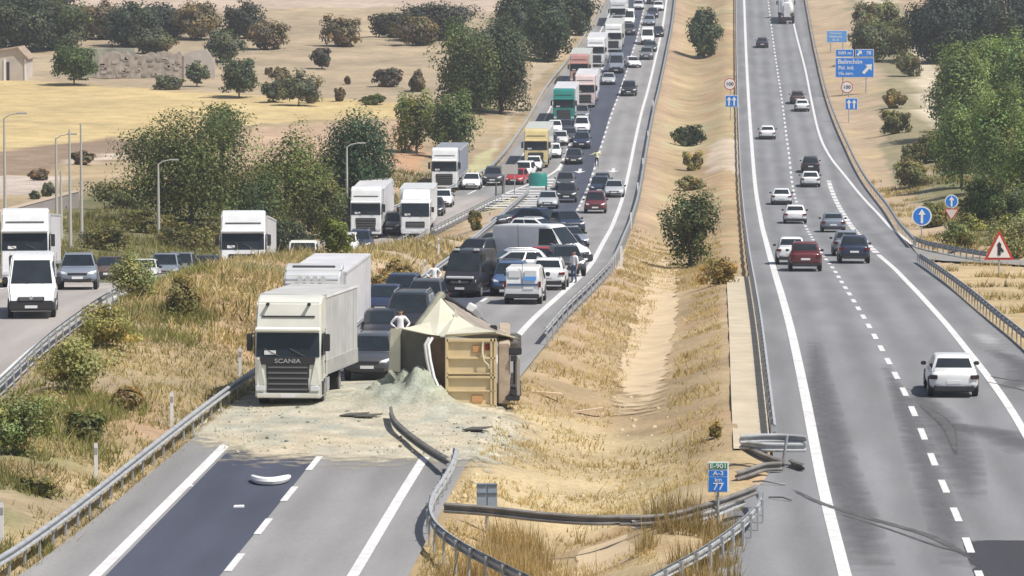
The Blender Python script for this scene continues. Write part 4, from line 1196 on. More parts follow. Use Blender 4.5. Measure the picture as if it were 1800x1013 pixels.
vehicle('hatch', 760, 385, 'black', 'black car half hidden behind the white box lorry', 'ramp', s=21)
vehicle('semi', 781, 362, 'white', 'white cab lorry with a dark grey curtain trailer', 'ramp', s=19.0, extra={'trailer_box': 'curtain'})
vehicle('hatch', 827, 346, 'white', 'small white car right of the grey curtain lorry', 'ramp', s=18.9)
vehicle('suv', 865, 334, 'darkgrey', 'dark grey SUV turning into the ramp', 'ramp', s=18.6)

# ---- blocked road: nearest to the trailer
NEAR_CAR = [o for o in SC.objects if o.get('label', '').startswith('white hatchback driving away alone')][0]
recolour(NEAR_CAR, {'tail_light': mat('smoked_lens', (.035, .02, .022), .2)})
SCANIA = vehicle('semi_ribbed', 506, 718, 'cream', 'dusty white truck stopped on the spilled load, front of the queue', yaw=0.5, extra={'trailer_box': 'trailergrey'})
vehicle('semi_tall', 547, 645, 'palegrey', 'second white truck with roof lamps directly behind the front truck', yaw=1.5, scale=.95, extra={'trailer_box': 'lavender'})
vehicle('suv', 645, 672, 'darkgrey', 'dark grey SUV stopped between front truck and overturned trailer')
vehicle('hatch', 668, 560, 'blue', 'dark blue car beside the second truck trailer', scale=.98)
vehicle('mpv', 712, 606, 'black', 'large black people carrier behind the torn trailer sheet', scale=1.16)
vehicle('hatch', 660, 612, 'black', 'black car squeezed beside the second truck')
vehicle('suv', 700, 548, 'blue', 'dark blue car behind the large black people carrier')
BLACKVAN = vehicle('van', 808, 524, 'black', 'black van with a white stripe across its nose', yaw=-7, scale=.92)
vehicle('suv', 742, 560, 'darkgrey', 'dark grey car between the large black people carrier and the black van')
vehicle('hatch', 868, 508, 'black', 'black hatchback beside the black van, left of the blue car', yaw=-10)
vehicle('sedan', 1000, 432, 'darkgrey', 'dark grey saloon in the gap above the large white panel van', yaw=14)
vehicle('suv', 893, 522, 'midblue', 'blue car hidden behind the small white box van')
vehicle('small_van', 918, 536, 'white', 'small white panel van seen from behind with blue stripe', face='away')
vehicle('suv', 962, 511, 'white', 'white hatchback turned away beside the small white van', face='away', scale=.98)
vehicle('suv', 1003, 487, 'darkgrey', 'dark car with white wing right of the white hatchback', yaw=10)
vehicle('estate', 893, 486, 'silver', 'silver estate car turned sideways behind the small white van', yaw=-72, end='mid')
vehicle('hatch', 952, 480, 'red', 'red car behind the turned silver estate', yaw=-20, end='mid')
vehicle('van', 953, 470, 'white', 'large white panel van turned sideways across the lanes', yaw=60, end='mid', scale=1.0)
vehicle('suv', 838, 470, 'black', 'black car behind the black van at the left barrier', yaw=-20, end='mid')
vehicle('hatch', 870, 450, 'darkgrey', 'dark hatchback left of the large white panel van', yaw=-30, end='mid')
vehicle('estate', 948, 420, 'white', 'white estate turned sideways behind the large white van', yaw=62, end='mid')
vehicle('sedan', 915, 398, 'darkgrey', 'dark saloon on the left shoulder before the hatched gore', yaw=-58, end='mid')
vehicle('estate', 955, 400, 'blue', 'dark blue estate turned across the dark lane', yaw=58, end='mid')
vehicle('suv', 1010, 412, 'blue', 'dark blue SUV at the dashed line behind the white estate', yaw=16)
vehicle('sedan', 1016, 438, 'bluegrey', 'grey-blue saloon ahead of the white van nose', yaw=16)
vehicle('hatch', 1012, 455, 'purple', 'dark violet car tight against the white van nose', yaw=14)
vehicle('hatch', 962, 368, 'silver', 'silver car at the foot of the hatched gore')
vehicle('suv', 995, 357, 'black', 'black SUV in the dark lane beside the silver car')
vehicle('suv', 993, 335, 'darkgrey', 'dark grey SUV following the black SUV', scale=.95)
vehicle('mpv', 1046, 376, 'darkred', 'dark red car alone in the left lane')
vehicle('estate', 1079, 348, 'silver', 'silver and black car by the median line')
vehicle('suv', 1054, 345, 'blue', 'dark blue car left of the silver and black car')
vehicle('hatch', 1058, 333, 'darkgrey', 'dark car behind the pair at the median line', scale=.96)
# towards the crest
vehicle('hatch', 1008, 290, 'black', 'black car ahead of a painted lane arrow')
vehicle('suv', 1022, 263, 'blue', 'dark blue SUV behind the black car near the arrow')
vehicle('mpv', 1022, 236, 'white', 'white van-like car behind the dark blue SUV', cat='car')
vehicle('pickup', 1021, 214, 'grey', 'grey pickup under the nose of the white lorry', cat='pickup')
vehicle('semi', 942, 296, 'yellow', 'yellow lorry with cream trailer leading the exit lane', extra={'trailer_box': 'cream'}, scale=.98)
vehicle('hatch', 937, 302, 'white', 'white hatchback tight against the nose of the yellow lorry', scale=.95)
vehicle('suv', 914, 317, 'white', 'white SUV left of the green gore marker', yaw=-8)
vehicle('hatch', 902, 326, 'red', 'red car just left of the green gore marker', yaw=-8)
vehicle('hatch', 972, 279, 'white', 'white car right beside the yellow lorry', scale=.95)
vehicle('hatch', 984, 257, 'palegrey', 'pale car in the second row beside the yellow lorry')
vehicle('sedan', 974, 237, 'white', 'white saloon in front of the green lorry')
vehicle('hatch', 993, 236, 'purple', 'dark violet car under the green lorry')
vehicle('hatch', 1000, 251, 'darkgrey', 'dark car wedged beside the dark blue SUV')
vehicle('hatch', 966, 262, 'darkgrey', 'dark car behind the white car at the yellow lorry', scale=.95)
vehicle('semi_tall', 991, 218, 'teal', 'green lorry with white trailer in the middle of the queue', extra={'trailer_box': 'lavender'})
vehicle('semi', 1028, 190, 'pink', 'pinkish white lorry right of the green lorry', extra={'trailer_box': 'lavender'})
vehicle('semi_tall', 1018, 150, 'salmon', 'red-fronted lorry with cream roof behind the green lorry', extra={'trailer_box': 'cream'})
vehicle('semi', 1047, 118, 'white', 'white lorry with black windscreen behind the red-fronted lorry')
vehicle('semi_tall', 1078, 92, 'white', 'tall white lorry next to the dark van on the crest', extra={'trailer_box': 'cream'})
vehicle('semi', 1086, 47, 'palegrey', 'farthest pale lorry at the top of the hill', extra={'trailer_box': 'white'})
vehicle('van', 1104, 48, 'white', 'white van beside the farthest pale lorry')
vehicle('suv', 1106, 63, 'darkgrey', 'dark car in front of the farthest white van')
vehicle('van', 1083, 130, 'bluegrey', 'dark blue-grey van in the dark lane on the hill')
vehicle('sedan', 1069, 150, 'silver', 'silver saloon in front of the dark blue-grey van')
vehicle('suv', 1105, 170, 'black', 'black off-roader leading the far left lane', scale=1.05)
vehicle('sedan', 1117, 120, 'white', 'white saloon nosing out of the far left lane', yaw=12)
vehicle('suv', 1136, 106, 'grey', 'grey car behind the white saloon on the hill')
vehicle('sedan', 1143, 92, 'darkgrey', 'dark grey saloon in the far left lane below the white van')
vehicle('van', 1138, 80, 'white', 'white van in the far left lane of the hill', scale=.95)
vehicle('hatch', 1156, 66, 'black', 'black car squeezed right of the hill van')
vehicle('estate', 1141, 46, 'bluegrey', 'grey-blue estate behind the hill van')
vehicle('sedan', 1147, 32, 'purple', 'dark violet saloon near the top of the left lane')
vehicle('hatch', 1157, 20, 'white', 'white car at the top of the left lane')
vehicle('suv', 1147, 8, 'black', 'black SUV farthest up the left lane')
vehicle('hatch', 1122, 18, 'palegrey', 'pale car farthest up the dark lane')
# extra dressing of single vehicles
bpy.context.view_layer.update()
def add_part(e, name, mb, m, **kw): return mb.build(name, m, e, **kw)
y0 = LEN['semi_ribbed'] / 2
t = text('SCANIA', .22, mat('letter_grey', (.36, .36, .36), .5), SCANIA, (0, y0 + .035, 1.71), rot=(math.pi / 2, 0, math.pi), width=.95)
add_part(SCANIA, 'grille_band', MB().box((0, y0 - .03, 1.72), (2.0, .09, .28)), PLASTIC, bevel=.02)
for sx in (-1, 1):
    add_part(SCANIA, 'roof_horn', MB().tube([(sx * .75, y0 - .62, 3.74), (sx * .75, y0 - .25, 3.74)], [.04, .07], 8), PLASTIC)
    add_part(SCANIA, 'corner_panel', MB().plate([(sx * 1.18, y0 - .02, .85), (sx * .82, y0 + .03, .85), (sx * 1.0, y0 + .02, 1.72), (sx * 1.19, y0 - .05, 1.85)], (0, 1, 0), .06), PAINT['cream'], smooth=False)
for q in [c for c in SC.objects if c.get('label', '').startswith('second white truck')]:
    y2 = LEN['semi_tall'] / 2
    lb = add_part(q, 'lamp_bar', MB().tube([(-1.1, y2 - .32, 3.62), (1.1, y2 - .32, 3.62)], .04, 8), CHROME)
    for k in range(4): add_part(lb, 'roof_lamp', MB().disc_y((-.48 + .32 * k, y2 - .28, 3.68), .13, .1, 14), LAMP)
    add_part(q, 'roof_spoiler', MB().prism_x([(y2 - 2.1, 3.9), (y2 - 2.1, 4.2), (y2 - 1.8, 4.24), (y2 - 1.0, 3.98)], 1.2), PAINT['palegrey'], bevel=.05)
    add_part(q, 'spoiler_slot', MB().box((0, y2 - 1.42, 4.08), (1.8, .2, .10), rot=Matrix.Rotation(.55, 3, 'X')), PLASTIC, smooth=False)
LV = LEN['van'] / 2
st_ = add_part(BLACKVAN, 'nose_stripe', MB().box((0, LV - .02, 1.12), (1.5, .2, .12)), SIGNW, bevel=.02)
for sx in (-1, 1): add_part(BLACKVAN, 'roof_lamp', MB().box((sx * .55, 1.1, 2.56), (.3, .25, .12)), LAMP, bevel=.03)
for q in [c for c in SC.objects if c.get('label', '').startswith('small white panel van')]:
    Ls = LEN['small_van'] / 2
    add_part(q, 'blue_stripe', MB().box((0, -Ls - .022, .98), (1.5, .02, .10)), PAINT['midblue'], smooth=False)
    add_part(q, 'sticker', MB().box((.38, -Ls - .01, 1.28), (.6, .02, .20)), SIGNBL, smooth=False)
for q in [c for c in SC.objects if c.get('label', '').startswith('large white panel van turned')]:
    add_part(q, 'side_print', MB().box((1.004, -.6, 1.0), (.012, 1.3, .12)), PAINT['silver'], smooth=False)
    add_part(q, 'side_print', MB().box((-1.004, -.6, 1.0), (.012, 1.3, .12)), PAINT['silver'], smooth=False)

# ------------------------------------------------------------------ the overturned tipper trailer and its load
CREAM = mat('trailer_cream', (.62, .50, .30), .5, 0, .10, 1.5)
CREAML = mat('trailer_cream_light', (.57, .55, .435), .5, 0, .10, 1.2)
INNER = mat('worn_inner_steel', (.13, .125, .11), .55, .2, .35, 1.2)
UNDER = mat('dusty_underside', (.40, .325, .25), .8, 0, .25, 2)
GREYB = mat('dusty_grey_brown', (.27, .235, .20), .8, 0, .2, 1.5)
U0 = G(783, 716)
def UP(px, py, dy=0.0):
    """point of the wreck: photo pixel at dy metres beyond the tailgate, in the wreck's own coordinates"""
    return at(px, py, U0, dy) - U0
wreck = empty('overturned_trailer', U0)
tag(wreck, 'cream tipper trailer lying on its side with torn body and load spilled', 'trailer')
def wb(name, mb, m, parent=wreck, **kw): return mb.build(name, m, parent, **kw)
# tailgate: lying on its side, 1.9 m wide in view and 2.5 m tall, with ribs proud of the panel
TG = MB(); TG.box((.93, .0, 1.27), (1.84, .08, 2.46)); tg = wb('tailgate', TG, CREAM, bevel=.015)
for z, h in ((.06, .10), (.60, .07), (1.10, .10), (1.24, .06), (1.80, .09), (2.44, .12)):
    wb('rib', MB().box((.93, -.085, z), (1.80, .10, h)), CREAM, tg, bevel=.02)
for x, w in ((.05, .12), (1.66, .09), (1.80, .12)):
    wb('upright', MB().box((x, -.075, 1.27), (w, .12, 2.46)), CREAM, tg, bevel=.02)
for x, z in ((1.18, 2.13), (1.15, .32)):
    wb('lamp_box', MB().box((x, -.06, z), (.42, .06, .26)), mat('lamp_box_orange', (.55, .30, .13), .5), tg, bevel=.02)
wb('red_lamp', MB().box((1.52, -.06, 2.2), (.16, .06, .24)), RED, tg, bevel=.01)
wb('hose', MB().tube([(1.35, -.14, 2.38), (1.33, -.18, 2.0), (1.40, -.2, 1.7), (1.56, -.18, 1.55), (1.58, -.14, 1.42)], .03, 8), CREAML, tg)
wb('ladder_rail', MB().tube([(1.36, -.15, 2.42), (1.36, -.15, 1.9)], .025, 6), CREAML, tg)
# box behind the tailgate: floor (now upright, right) and side (now the top)
wb('floor', MB().box((2.12, 4.2, 1.2), (.45, 8.2, 2.2)), UNDER, bevel=.05)
wb('upper_side', MB().plate([UP(783, 588, 0), UP(872, 583, 0), UP(905, 592, 2.0), UP(893, 600, 6.0), UP(800, 566, 3.2)], (0, -.4, 1), .06), CREAML, smooth=False)
wb('back_fill', MB().plate([UP(783, 592, .25), UP(783, 708, .25), UP(760, 700, .5), UP(752, 588, .5)], (0, -1, 0), .06), mat('rusty_inner', (.13, .08, .05), .8, 0, .3, 2), smooth=False)
wb('inner_side', MB().plate([UP(706, 577, 1.5), UP(768, 592, .7), UP(764, 640, .7), UP(784, 716, .4), UP(745, 716, .6), UP(700, 700, 1.4)], (0, -1, .1), .06), INNER, smooth=False)
wb('end_flange', MB().plate([UP(686, 578, 1.3), UP(704, 577, 1.2), UP(704, 655, 1.2), UP(683, 651, 1.3)], (0, -1, .2), .18), CREAML, bevel=.02)
wb('flange_brace', MB().plate([UP(682, 652, 1.25), UP(690, 650, 1.25), UP(704, 668, 1.2), UP(702, 676, 1.2)], (0, -1, 0), .12), CREAML, smooth=False)
wb('bent_sheet', MB().plate([UP(704, 577, 1.0), UP(738, 572, 1.8), UP(775, 524, 3.6), UP(802, 552, 2.6), UP(768, 591, .5)], (-.2, -.6, .8), .05), CREAML, smooth=False)
wb('bent_sheet', MB().plate([UP(768, 591, .5), UP(801, 552, 2.62), UP(822, 570, 2.2), UP(846, 582, 1.4), UP(872, 583, .1), UP(783, 592, 0)], (.05, -.5, .8), .05), CREAML, smooth=False)
wb('torn_spike', MB().plate([UP(797, 556, 2.3), UP(801, 542, 2.4), UP(806, 562, 2.2)], (0, -1, .3), .04), CREAML, smooth=False)
wb('torn_side', MB().plate([UP(776, 522, 4.4), UP(797, 532, 4.8), UP(812, 542, 5.0), UP(836, 560, 5.0), UP(890, 586, 4.0), UP(846, 584, 1.6), UP(806, 556, 2.9)], (.1, -.5, .8), .06), GREYB, smooth=False)
wb('top_beam', MB().tube([UP(731, 578, 1.8), UP(752, 552, 2.8), UP(776, 519, 4.0)], [.13, .15, .17], 8), mat('beam_olive', (.20, .20, .15), .7, 0, .2, 2))
wb('crumpled_bar', MB().tube([UP(776, 519, 4.2), UP(800, 532, 4.8), UP(838, 558, 5.2), UP(872, 582, 4.6)], [.12, .07, .09, .07], 8), PLASTIC)
wb('crumpled_bar', MB().tube([UP(830, 577, 2.8), UP(850, 581, 2.5), UP(880, 592, 2.2)], [.05, .08, .05], 8), GALVD)
wb('bracket', MB().box(tuple(UP(829, 541, 4.8)), (.35, .25, .3), rot=Matrix.Rotation(.5, 3, 'Y')), SIGNW, bevel=.04)
wb('bracket', MB().box(tuple(UP(840, 552, 4.6)), (.4, .25, .25), rot=Matrix.Rotation(.8, 3, 'Y')), GALV, bevel=.04)
wb('bracket', MB().box(tuple(UP(867, 578, 3.8)), (.3, .3, .25)), PLASTIC, bevel=.04)
for dx in (0, 6):
    wb('tarp_hoop', MB().tube([UP(754 + dx, 594, .35), UP(747 + dx, 606, .2), UP(750 + dx, 632, .1), UP(757 + dx, 664, .0), UP(770 + dx, 692, -.1), UP(777 + dx, 706, -.1)], .055, 8), SIGNW if dx else mat('hoop_grey', (.5, .5, .48), .5))
# underside: axles and wheels now face right
wb('chassis_beam', MB().box((2.47, 3.0, .55), (.22, 6.0, .16)), PLASTIC, smooth=False)
wb('chassis_beam', MB().box((2.47, 3.0, 1.75), (.22, 6.0, .16)), PLASTIC, smooth=False)
wb('mudguard', MB().box((2.62, .5, 1.05), (.16, .9, 1.5)), mat('mudguard_grey', (.33, .30, .27), .7), bevel=.05)
DUSTY = mat('dusty_rubber', (.075, .066, .058), .9, 0, .25, 4)
for y in (2.2, 3.6, 5.0):
    wb('axle', MB().tube([(2.55, y, .35), (2.55, y, 2.1)], .09, 8), PLASTIC)
    for z in (.30, 2.02):
        n = 18; rings = []
        for dz, r in ((-.15, .34), (-.12, .38), (.12, .38), (.15, .34)): rings.append([(2.38 + math.cos(2*math.pi*k/n) * r, y + math.sin(2*math.pi*k/n) * r, z + dz) for k in range(n)])
        w = wb('wheel', MB().loft(rings), DUSTY)
        rings = [[(2.38 + math.cos(2*math.pi*k/n) * .27, y + math.sin(2*math.pi*k/n) * .27, z + dz) for k in range(n)] for dz in (-.19, .19)]
        wb('rim', MB().loft(rings), GALVD, w)
wb('rear_beam', MB().box((2.45, .1, .33), (.5, .2, .2)), PLASTIC, bevel=.03)
wb('rear_beam', MB().box((2.52, .2, 2.02), (.5, .2, .25)), PLASTIC, bevel=.03)

# spilled load: one sheet of earth with a heap against the open body
def load():
    xs = np.arange(-13.5, 6.5, .14); ys = np.arange(126, 170, .30)
    X, Y = np.meshgrid(xs, ys)
    H0 = hr(Y) + np.where((X > XM(Y) + .2) | (X < XL1(Y) - .2), OFF(X, Y), .0)
    n = vnoise(X, Y, 1.6, 41); n2 = vnoise(X, Y, .5, 42); n3 = vnoise(X, Y, 4, 43)
    area = inside(poly_world([(325,770),(395,726),(436,700),(560,690),(640,655),(700,640),(775,660),(830,712),(880,714),(905,740),(880,790),(830,800),(800,802),(590,795),(440,784)]),
                  X + .9 * (n - .5), Y + 3.5 * (n - .5) + 1.2 * (n2 - .5))
    cov = np.where(area, 1.0, 0.0)
    for _ in range(110):
        c = cov.copy(); c[1:-1, 1:-1] = (cov[1:-1, 1:-1] * 2 + cov[:-2, 1:-1] + cov[2:, 1:-1] + cov[1:-1, :-2] + cov[1:-1, 2:]) / 6; cov = c
    def heap(px, py, h, rx, ry):
        p = G(px, py); d = np.sqrt(((X - p.x) / rx) ** 2 + ((Y - p.y) / ry) ** 2)
        return h * np.clip(1 - d * (1 + .35 * (n - .5)), 0, 1) ** 1.15
    Hh = heap(728, 706, 1.0, 2.4, 3.6) + heap(700, 690, .45, 1.1, 1.8) + heap(756, 716, .35, .9, 1.3) + heap(668, 716, .35, 2.2, 3.5) + heap(760, 718, .45, 1.8, 2.5) + heap(600, 700, .18, 3, 5) + heap(800, 726, .2, 2.0, 2.2)
    h = cov * (.02 + .05 * cov + .04 * n + .10 * np.clip(n2 - .45, 0, 1) * (.25 + np.clip(Hh, 0, .6) * 2)) + Hh * (1 + .55 * (n2 - .5) + .5 * (vnoise(X, Y, .28, 48) - .5)) - .03
    h = np.maximum(h, .008 + .012 * cov); keep = (cov > .02) | (Hh > .03)
    q = keep[:-1, :-1] & keep[1:, :-1] & keep[:-1, 1:] & keep[1:, 1:]
    idx = np.arange(X.size).reshape(X.shape)
    Fc = np.stack([idx[:-1, :-1], idx[:-1, 1:], idx[1:, 1:], idx[1:, :-1]], -1)[q]
    V = np.stack([X, Y, H0 + np.maximum(h, .012)], -1).reshape(-1, 3)
    base = np.array((.43, .395, .31)); green = np.array((.30, .325, .255)); tan = np.array((.46, .385, .265))
    g = np.clip(Hh * 1.3, 0, 1)[..., None]; t = sstep(.4, .8, n3)[..., None] * (1 - g)
    C = base * (1 - g) + green * g; C = C * (1 - .5 * t) + tan * .5 * t
    st = (sstep(.52, .75, vnoise(X, Y * .5, .9, 46)) * cov * (X < 1.2))[..., None]; C = C * (1 - .55 * st) + np.array((.29, .315, .275)) * .55 * st
    C = C * (.86 + .28 * n2[..., None])
    used = np.unique(Fc); re = np.zeros(X.size, int); re[used] = np.arange(len(used))
    m = attr_mat('spilled_earth', layers=((.12, .16), (.9, .12)))
    soften(m, .58, .92, 1.5)      # thin dust at the rim lets the asphalt show between its patches
    me = np_mesh('spilled_earth', V[used], re[Fc], m, C.reshape(-1, 3)[used], smooth=True)
    at_ = me.attributes.new('cover', 'FLOAT', 'POINT'); at_.data.foreach_set('value', np.clip(cov + Hh, 0, 1).ravel()[used].astype(np.float32))
    tag(link_mesh('spilled_earth', me), 'pale greenish earth spilled over both lanes from the trailer', None, kind='stuff')
load()
def rubble():
    V = []; Fc = []; C = []
    def rock(p, r, c):
        k = len(V); a = RNG.random() * 6.28
        for z, q in ((0, 1), (.6, .8)):
            for i in range(5):
                t = a + i * 1.2566 + RNG.normal(0, .2); rr = r * q * (.7 + .5 * RNG.random())
                V.append((p[0] + math.cos(t) * rr, p[1] + math.sin(t) * rr, p[2] + z * r)); C.append(c)
        V.append((p[0], p[1], p[2] + r * .85)); C.append(c)
        for i in range(5):
            j = (i + 1) % 5; Fc.append((k+i, k+j, k+5+j)); Fc.append((k+i, k+5+j, k+5+i)); Fc.append((k+5+i, k+5+j, k+10))
    for _ in range(600):
        px, py = RNG.uniform(380, 900), RNG.uniform(690, 800)
        p = G(px, py); r = RNG.choice([.03, .05, .08, .12], p=[.55, .33, .10, .02])
        g = RNG.random()
        rock((p.x, p.y, p.z + .05), r, (.33 + .08*g, .32 + .07*g, .26) if g > .3 else (.17, .17, .15))
    for _ in range(420):
        px, py = RNG.normal(728, 48), RNG.normal(712, 9); p = G(px, py); d = math.hypot((p.x - G(728, 706).x) / 2.2, (p.y - G(728, 706).y) / 3.6)
        rock((p.x, p.y, p.z + 1.15 * max(0, 1 - d) ** 1.15 - .02), RNG.choice([.05, .09, .14], p=[.5, .35, .15]), (.38, .40, .32) if RNG.random() > .3 else (.24, .27, .24))
    for _ in range(260):
        px, py = RNG.uniform(760, 1180), RNG.uniform(700, 900); p = GT(px, py); rock((p.x, p.y, p.z - .01), RNG.choice([.04, .07, .12], p=[.6, .3, .1]), (.5, .42, .28))
    me = np_mesh('rubble', V, Fc, attr_mat('rubble', layers=((.1, .1),), bump=0), np.array(C))
    tag(link_mesh('rubble', me), 'loose clods and stones scattered around the spilled earth', None, kind='stuff')
rubble()
# single pieces thrown from the wreck
p = G(475, 848)
pts = [Vector((.62 * math.sin(a) * 1.0, -.9 * math.cos(a) * 1.9 + .9, .14)) for a in np.linspace(-1.25, 1.25, 13)]
simple('bumper_piece', MB().tube(pts, [.06, .10, .12, .13, .13, .13, .13, .13, .13, .13, .12, .10, .06], 8), SIGNW, 'white crescent-shaped bumper piece lying on the dark lane', 'car part', p)
p = G(420, 892); simple('plastic_shard', MB().plate([(-.16, -.15, .05), (.17, -.12, .05), (.15, .14, .06), (-.14, .16, .05)], (0, 0, 1), .04), SIGNW, 'small white shard on the dark lane below the crescent piece', 'debris', p, smooth=False)
p = G(333, 855); simple('plastic_shard', MB().plate([(-.12, -.2, .05), (.13, -.1, .05), (.0, .2, .06)], (0, 0, 1), .04), SIGNW, 'tiny white shard beside the edge line on the shoulder', 'debris', p, smooth=False)
p = GT(960, 698); simple('plank', MB().box((0, 0, .14), (1.2, .35, .10), rot=Matrix.Rotation(.08, 3, 'Y')), mat('splintered_wood', (.52, .40, .27), .8, 0, .2, 3), 'pale plank on the dry grass right of the wreck', 'plank', p, smooth=False)
p = GT(1020, 728); simple('plank', MB().box((0, 0, .10), (1.7, .3, .08), rot=Matrix.Rotation(-.12, 3, 'Y')), MATS['splintered_wood'], 'long pale plank on the median between wreck and ditch', 'plank', p, rot=(0, 0, .1), smooth=False)
for i, (x, y, l) in enumerate([(838, 760, 'dark torn scrap on the spilled earth below the wreck'), (646, 737, 'dark flat scrap left of the torn rail'), (622, 735, 'thin dark strip of scrap in front of the front truck')]):
    p = G(x, y); simple('scrap', MB().plate([(-.5, -.3, .14), (.1, -.45, .16), (.55, .1, .2), (-.2, .4, .14)], (0, 0, 1), .04), mat('dark_scrap', (.09, .085, .075), .7), l, 'debris', p, smooth=False)

# ------------------------------------------------------------------ signs
def sign_post(e, x, h, r=.045): return MB().tube([(x, .05, 0), (x, .05, h)], r, 8).build('post', GALV, e)
def board(e, name, c, w, h, m, edge=SIGNW, bw=.06):
    b = MB().box(c, (w, .05, h)).build(name, edge, e, bevel=.012)
    f = MB().box((c[0], c[1] - .029, c[2]), (w - 2*bw, .012, h - 2*bw)).build('face', m, b, smooth=False)
    return b
def up_arrow(parent, x, y, z, h, m=SIGNW, tilt=0.0, w=1.0):
    hw_, sw = h * .26 * w, h * .085 * w
    poly = [(-sw, -h/2), (sw, -h/2), (sw, h * .1), (hw_, h * .1), (0, h / 2), (-hw_, h * .1), (-sw, h * .1)]
    R = Matrix.Rotation(-tilt, 2)
    q = [R @ Vector(p) for p in poly]
    return MB().plate([(x + a.x, y, z + a.y) for a in q], (0, -1, 0), .012).build('arrow', m, parent, smooth=False)
def disc(e, name, z, r, m, rim=SIGNW, x=0.0):
    d = MB().disc_y((x, 0, z), r, .04).build(name, rim, e)
    MB().disc_y((x, -.026, z), r * .86, .012).build('face', m, d)
    return d
def sized(px, py_foot, w_px, off=OFF):
    p = G(px, py_foot, off); return p, PXM(p)
# exit direction sign
p, s = sized(1502, 168, 0)
e = empty('direction_sign', p); tag(e, 'large blue exit sign with white diagonal arrow on two posts', 'road sign', 'signs along the free road')
top, bot, w = (168 - 87) / s, (168 - 137) / s, 68 / s
zc, hh = (top + bot) / 2, top - bot
for x in (-w * .3, w * .3): sign_post(e, x, top - .1, .08)
b1 = board(e, 'main_panel', (0, 0, bot + hh * .36), w, hh * .70, SIGNB)
b2 = board(e, 'km_panel', (-w * .26, 0, top - hh * .13), w * .47, hh * .27, SIGNB)
b3 = board(e, 'exit_panel', (w * .25, 0, top - hh * .13), w * .48, hh * .27, SIGNB)
text('Belinchón', hh * .22, SIGNW, b1, (-w * .12, -.04, bot + hh * .56), width=w * .62)
text('Pol. ind.', hh * .19, SIGNW, b1, (-w * .22, -.04, bot + hh * .35), width=w * .40)
text('Vía serv.', hh * .15, SIGNW, b1, (-w * .22, -.04, bot + hh * .15), width=w * .40)
up_arrow(b1, w * .33, -.05, bot + hh * .32, hh * .45, tilt=.75, w=1.3)
text('500 m', hh * .15, SIGNW, b2, (-w * .26, -.04, top - hh * .13), width=w * .34)
up_arrow(b3, w * .12, -.05, top - hh * .13, hh * .22, tilt=.75, w=1.8)
text('78', hh * .17, SIGNW, b3, (w * .36, -.04, top - hh * .13))
# second smaller one beyond it
p, s = sized(1471, 92, 0)
e = empty('direction_sign', p); tag(e, 'smaller blue text sign farther up the free road', 'road sign', 'signs along the free road')
top, bot, w = (92 - 54) / s, (92 - 75) / s, 36 / s
for x in (-w * .3, w * .3): sign_post(e, x, top - .1, .07)
b1 = board(e, 'main_panel', (0, 0, (top + bot) / 2), w, top - bot, SIGNBL)
for k, (t_, ww) in enumerate((('Tarancón', .6), ('Valencia', .66), ('A-3', .3))):
    text(t_, (top - bot) * .24, SIGNW, b1, (-w * .08, -.04, top - (top - bot) * (.22 + .28 * k)), width=w * ww)
# speed limit + two-lane plates
for px, pf, yc, ys, lab in ((1284, 212, 148, 178, 'on the dry median'), (1492, 216, 153.5, 183, 'on the right verge under the exit sign')):
    p, s = sized(px, pf, 0)
    e = empty('lane_sign', p); tag(e, 'round speed sign over a blue two-arrow plate ' + lab, 'road sign', 'signs along the free road')
    sign_post(e, 0, (pf - yc) / s + .3, .05)
    d = disc(e, 'speed_disc', (pf - yc) / s, 10.5 / s, SIGNW, SIGNR, x=-.1 if px < 1400 else -.25)
    text('100', 8.5 / s, SIGNK, d, (-.1 if px < 1400 else -.25, -.05, (pf - yc) / s), width=12 / s)
    b = board(e, 'lane_plate', (.12 if px < 1400 else .3, 0, (pf - ys) / s), 22 / s, 21 / s, SIGNB)
    for q in (-.25, .25): up_arrow(b, (.12 if px < 1400 else .3) + q * 18 / s, -.05, (pf - ys) / s, 16 / s)
# blue roundels, give-way and merge warning
p, s = sized(1620, 436, 0)
e = empty('mandatory_sign', p); tag(e, 'larger round blue sign with white up arrow by the barrier bend', 'road sign', 'signs at the slip road')
sign_post(e, 0, (436 - 380) / s + .3); d = disc(e, 'plate', (436 - 380) / s, 17.5 / s, SIGNB); up_arrow(d, 0, -.05, (436 - 380) / s, 25 / s)
p, s = sized(1672, 424, 0)
e = empty('give_way_sign', p); tag(e, 'smaller blue arrow roundel above a plain inverted triangle on one post', 'road sign', 'signs at the slip road')
sign_post(e, 0, (424 - 354) / s + .2); d = disc(e, 'plate', (424 - 354) / s, 12 / s, SIGNB); up_arrow(d, 0, -.05, (424 - 354) / s, 18 / s)
z0, z1, r = (424 - 367) / s, (424 - 391) / s, 13.5 / s
tr = MB().plate([(-r, -.01, z0), (r, -.01, z0), (0, -.01, z1)], (0, -1, 0), .04).build('triangle', SIGNR, e, smooth=False)
MB().plate([(-r * .78, -.03, z0 - .06), (r * .78, -.03, z0 - .06), (0, -.03, z1 + .2)], (0, -1, 0), .012).build('face', mat('sign_pinkish', (.66, .58, .55), .5), tr, smooth=False)
p, s = sized(1756, 486, 0)
e = empty('warning_sign', p); tag(e, 'red-bordered triangle warning of traffic merging from the right', 'road sign', 'signs at the slip road')
sign_post(e, 0, (486 - 440) / s)
z0, z1, r = (486 - 457) / s, (486 - 404) / s, 26.5 / s
tr = MB().plate([(-r, -.01, z0), (r, -.01, z0), (0, -.01, z1)], (0, -1, 0), .05).build('triangle', SIGNR, e, smooth=False)
MB().plate([(-r * .74, -.03, z0 + .13), (r * .74, -.03, z0 + .13), (0, -.03, z1 - .28)], (0, -1, 0), .012).build('face', SIGNW, tr, smooth=False)
zc = z0 + (z1 - z0) * .38; hh = (z1 - z0) * .46
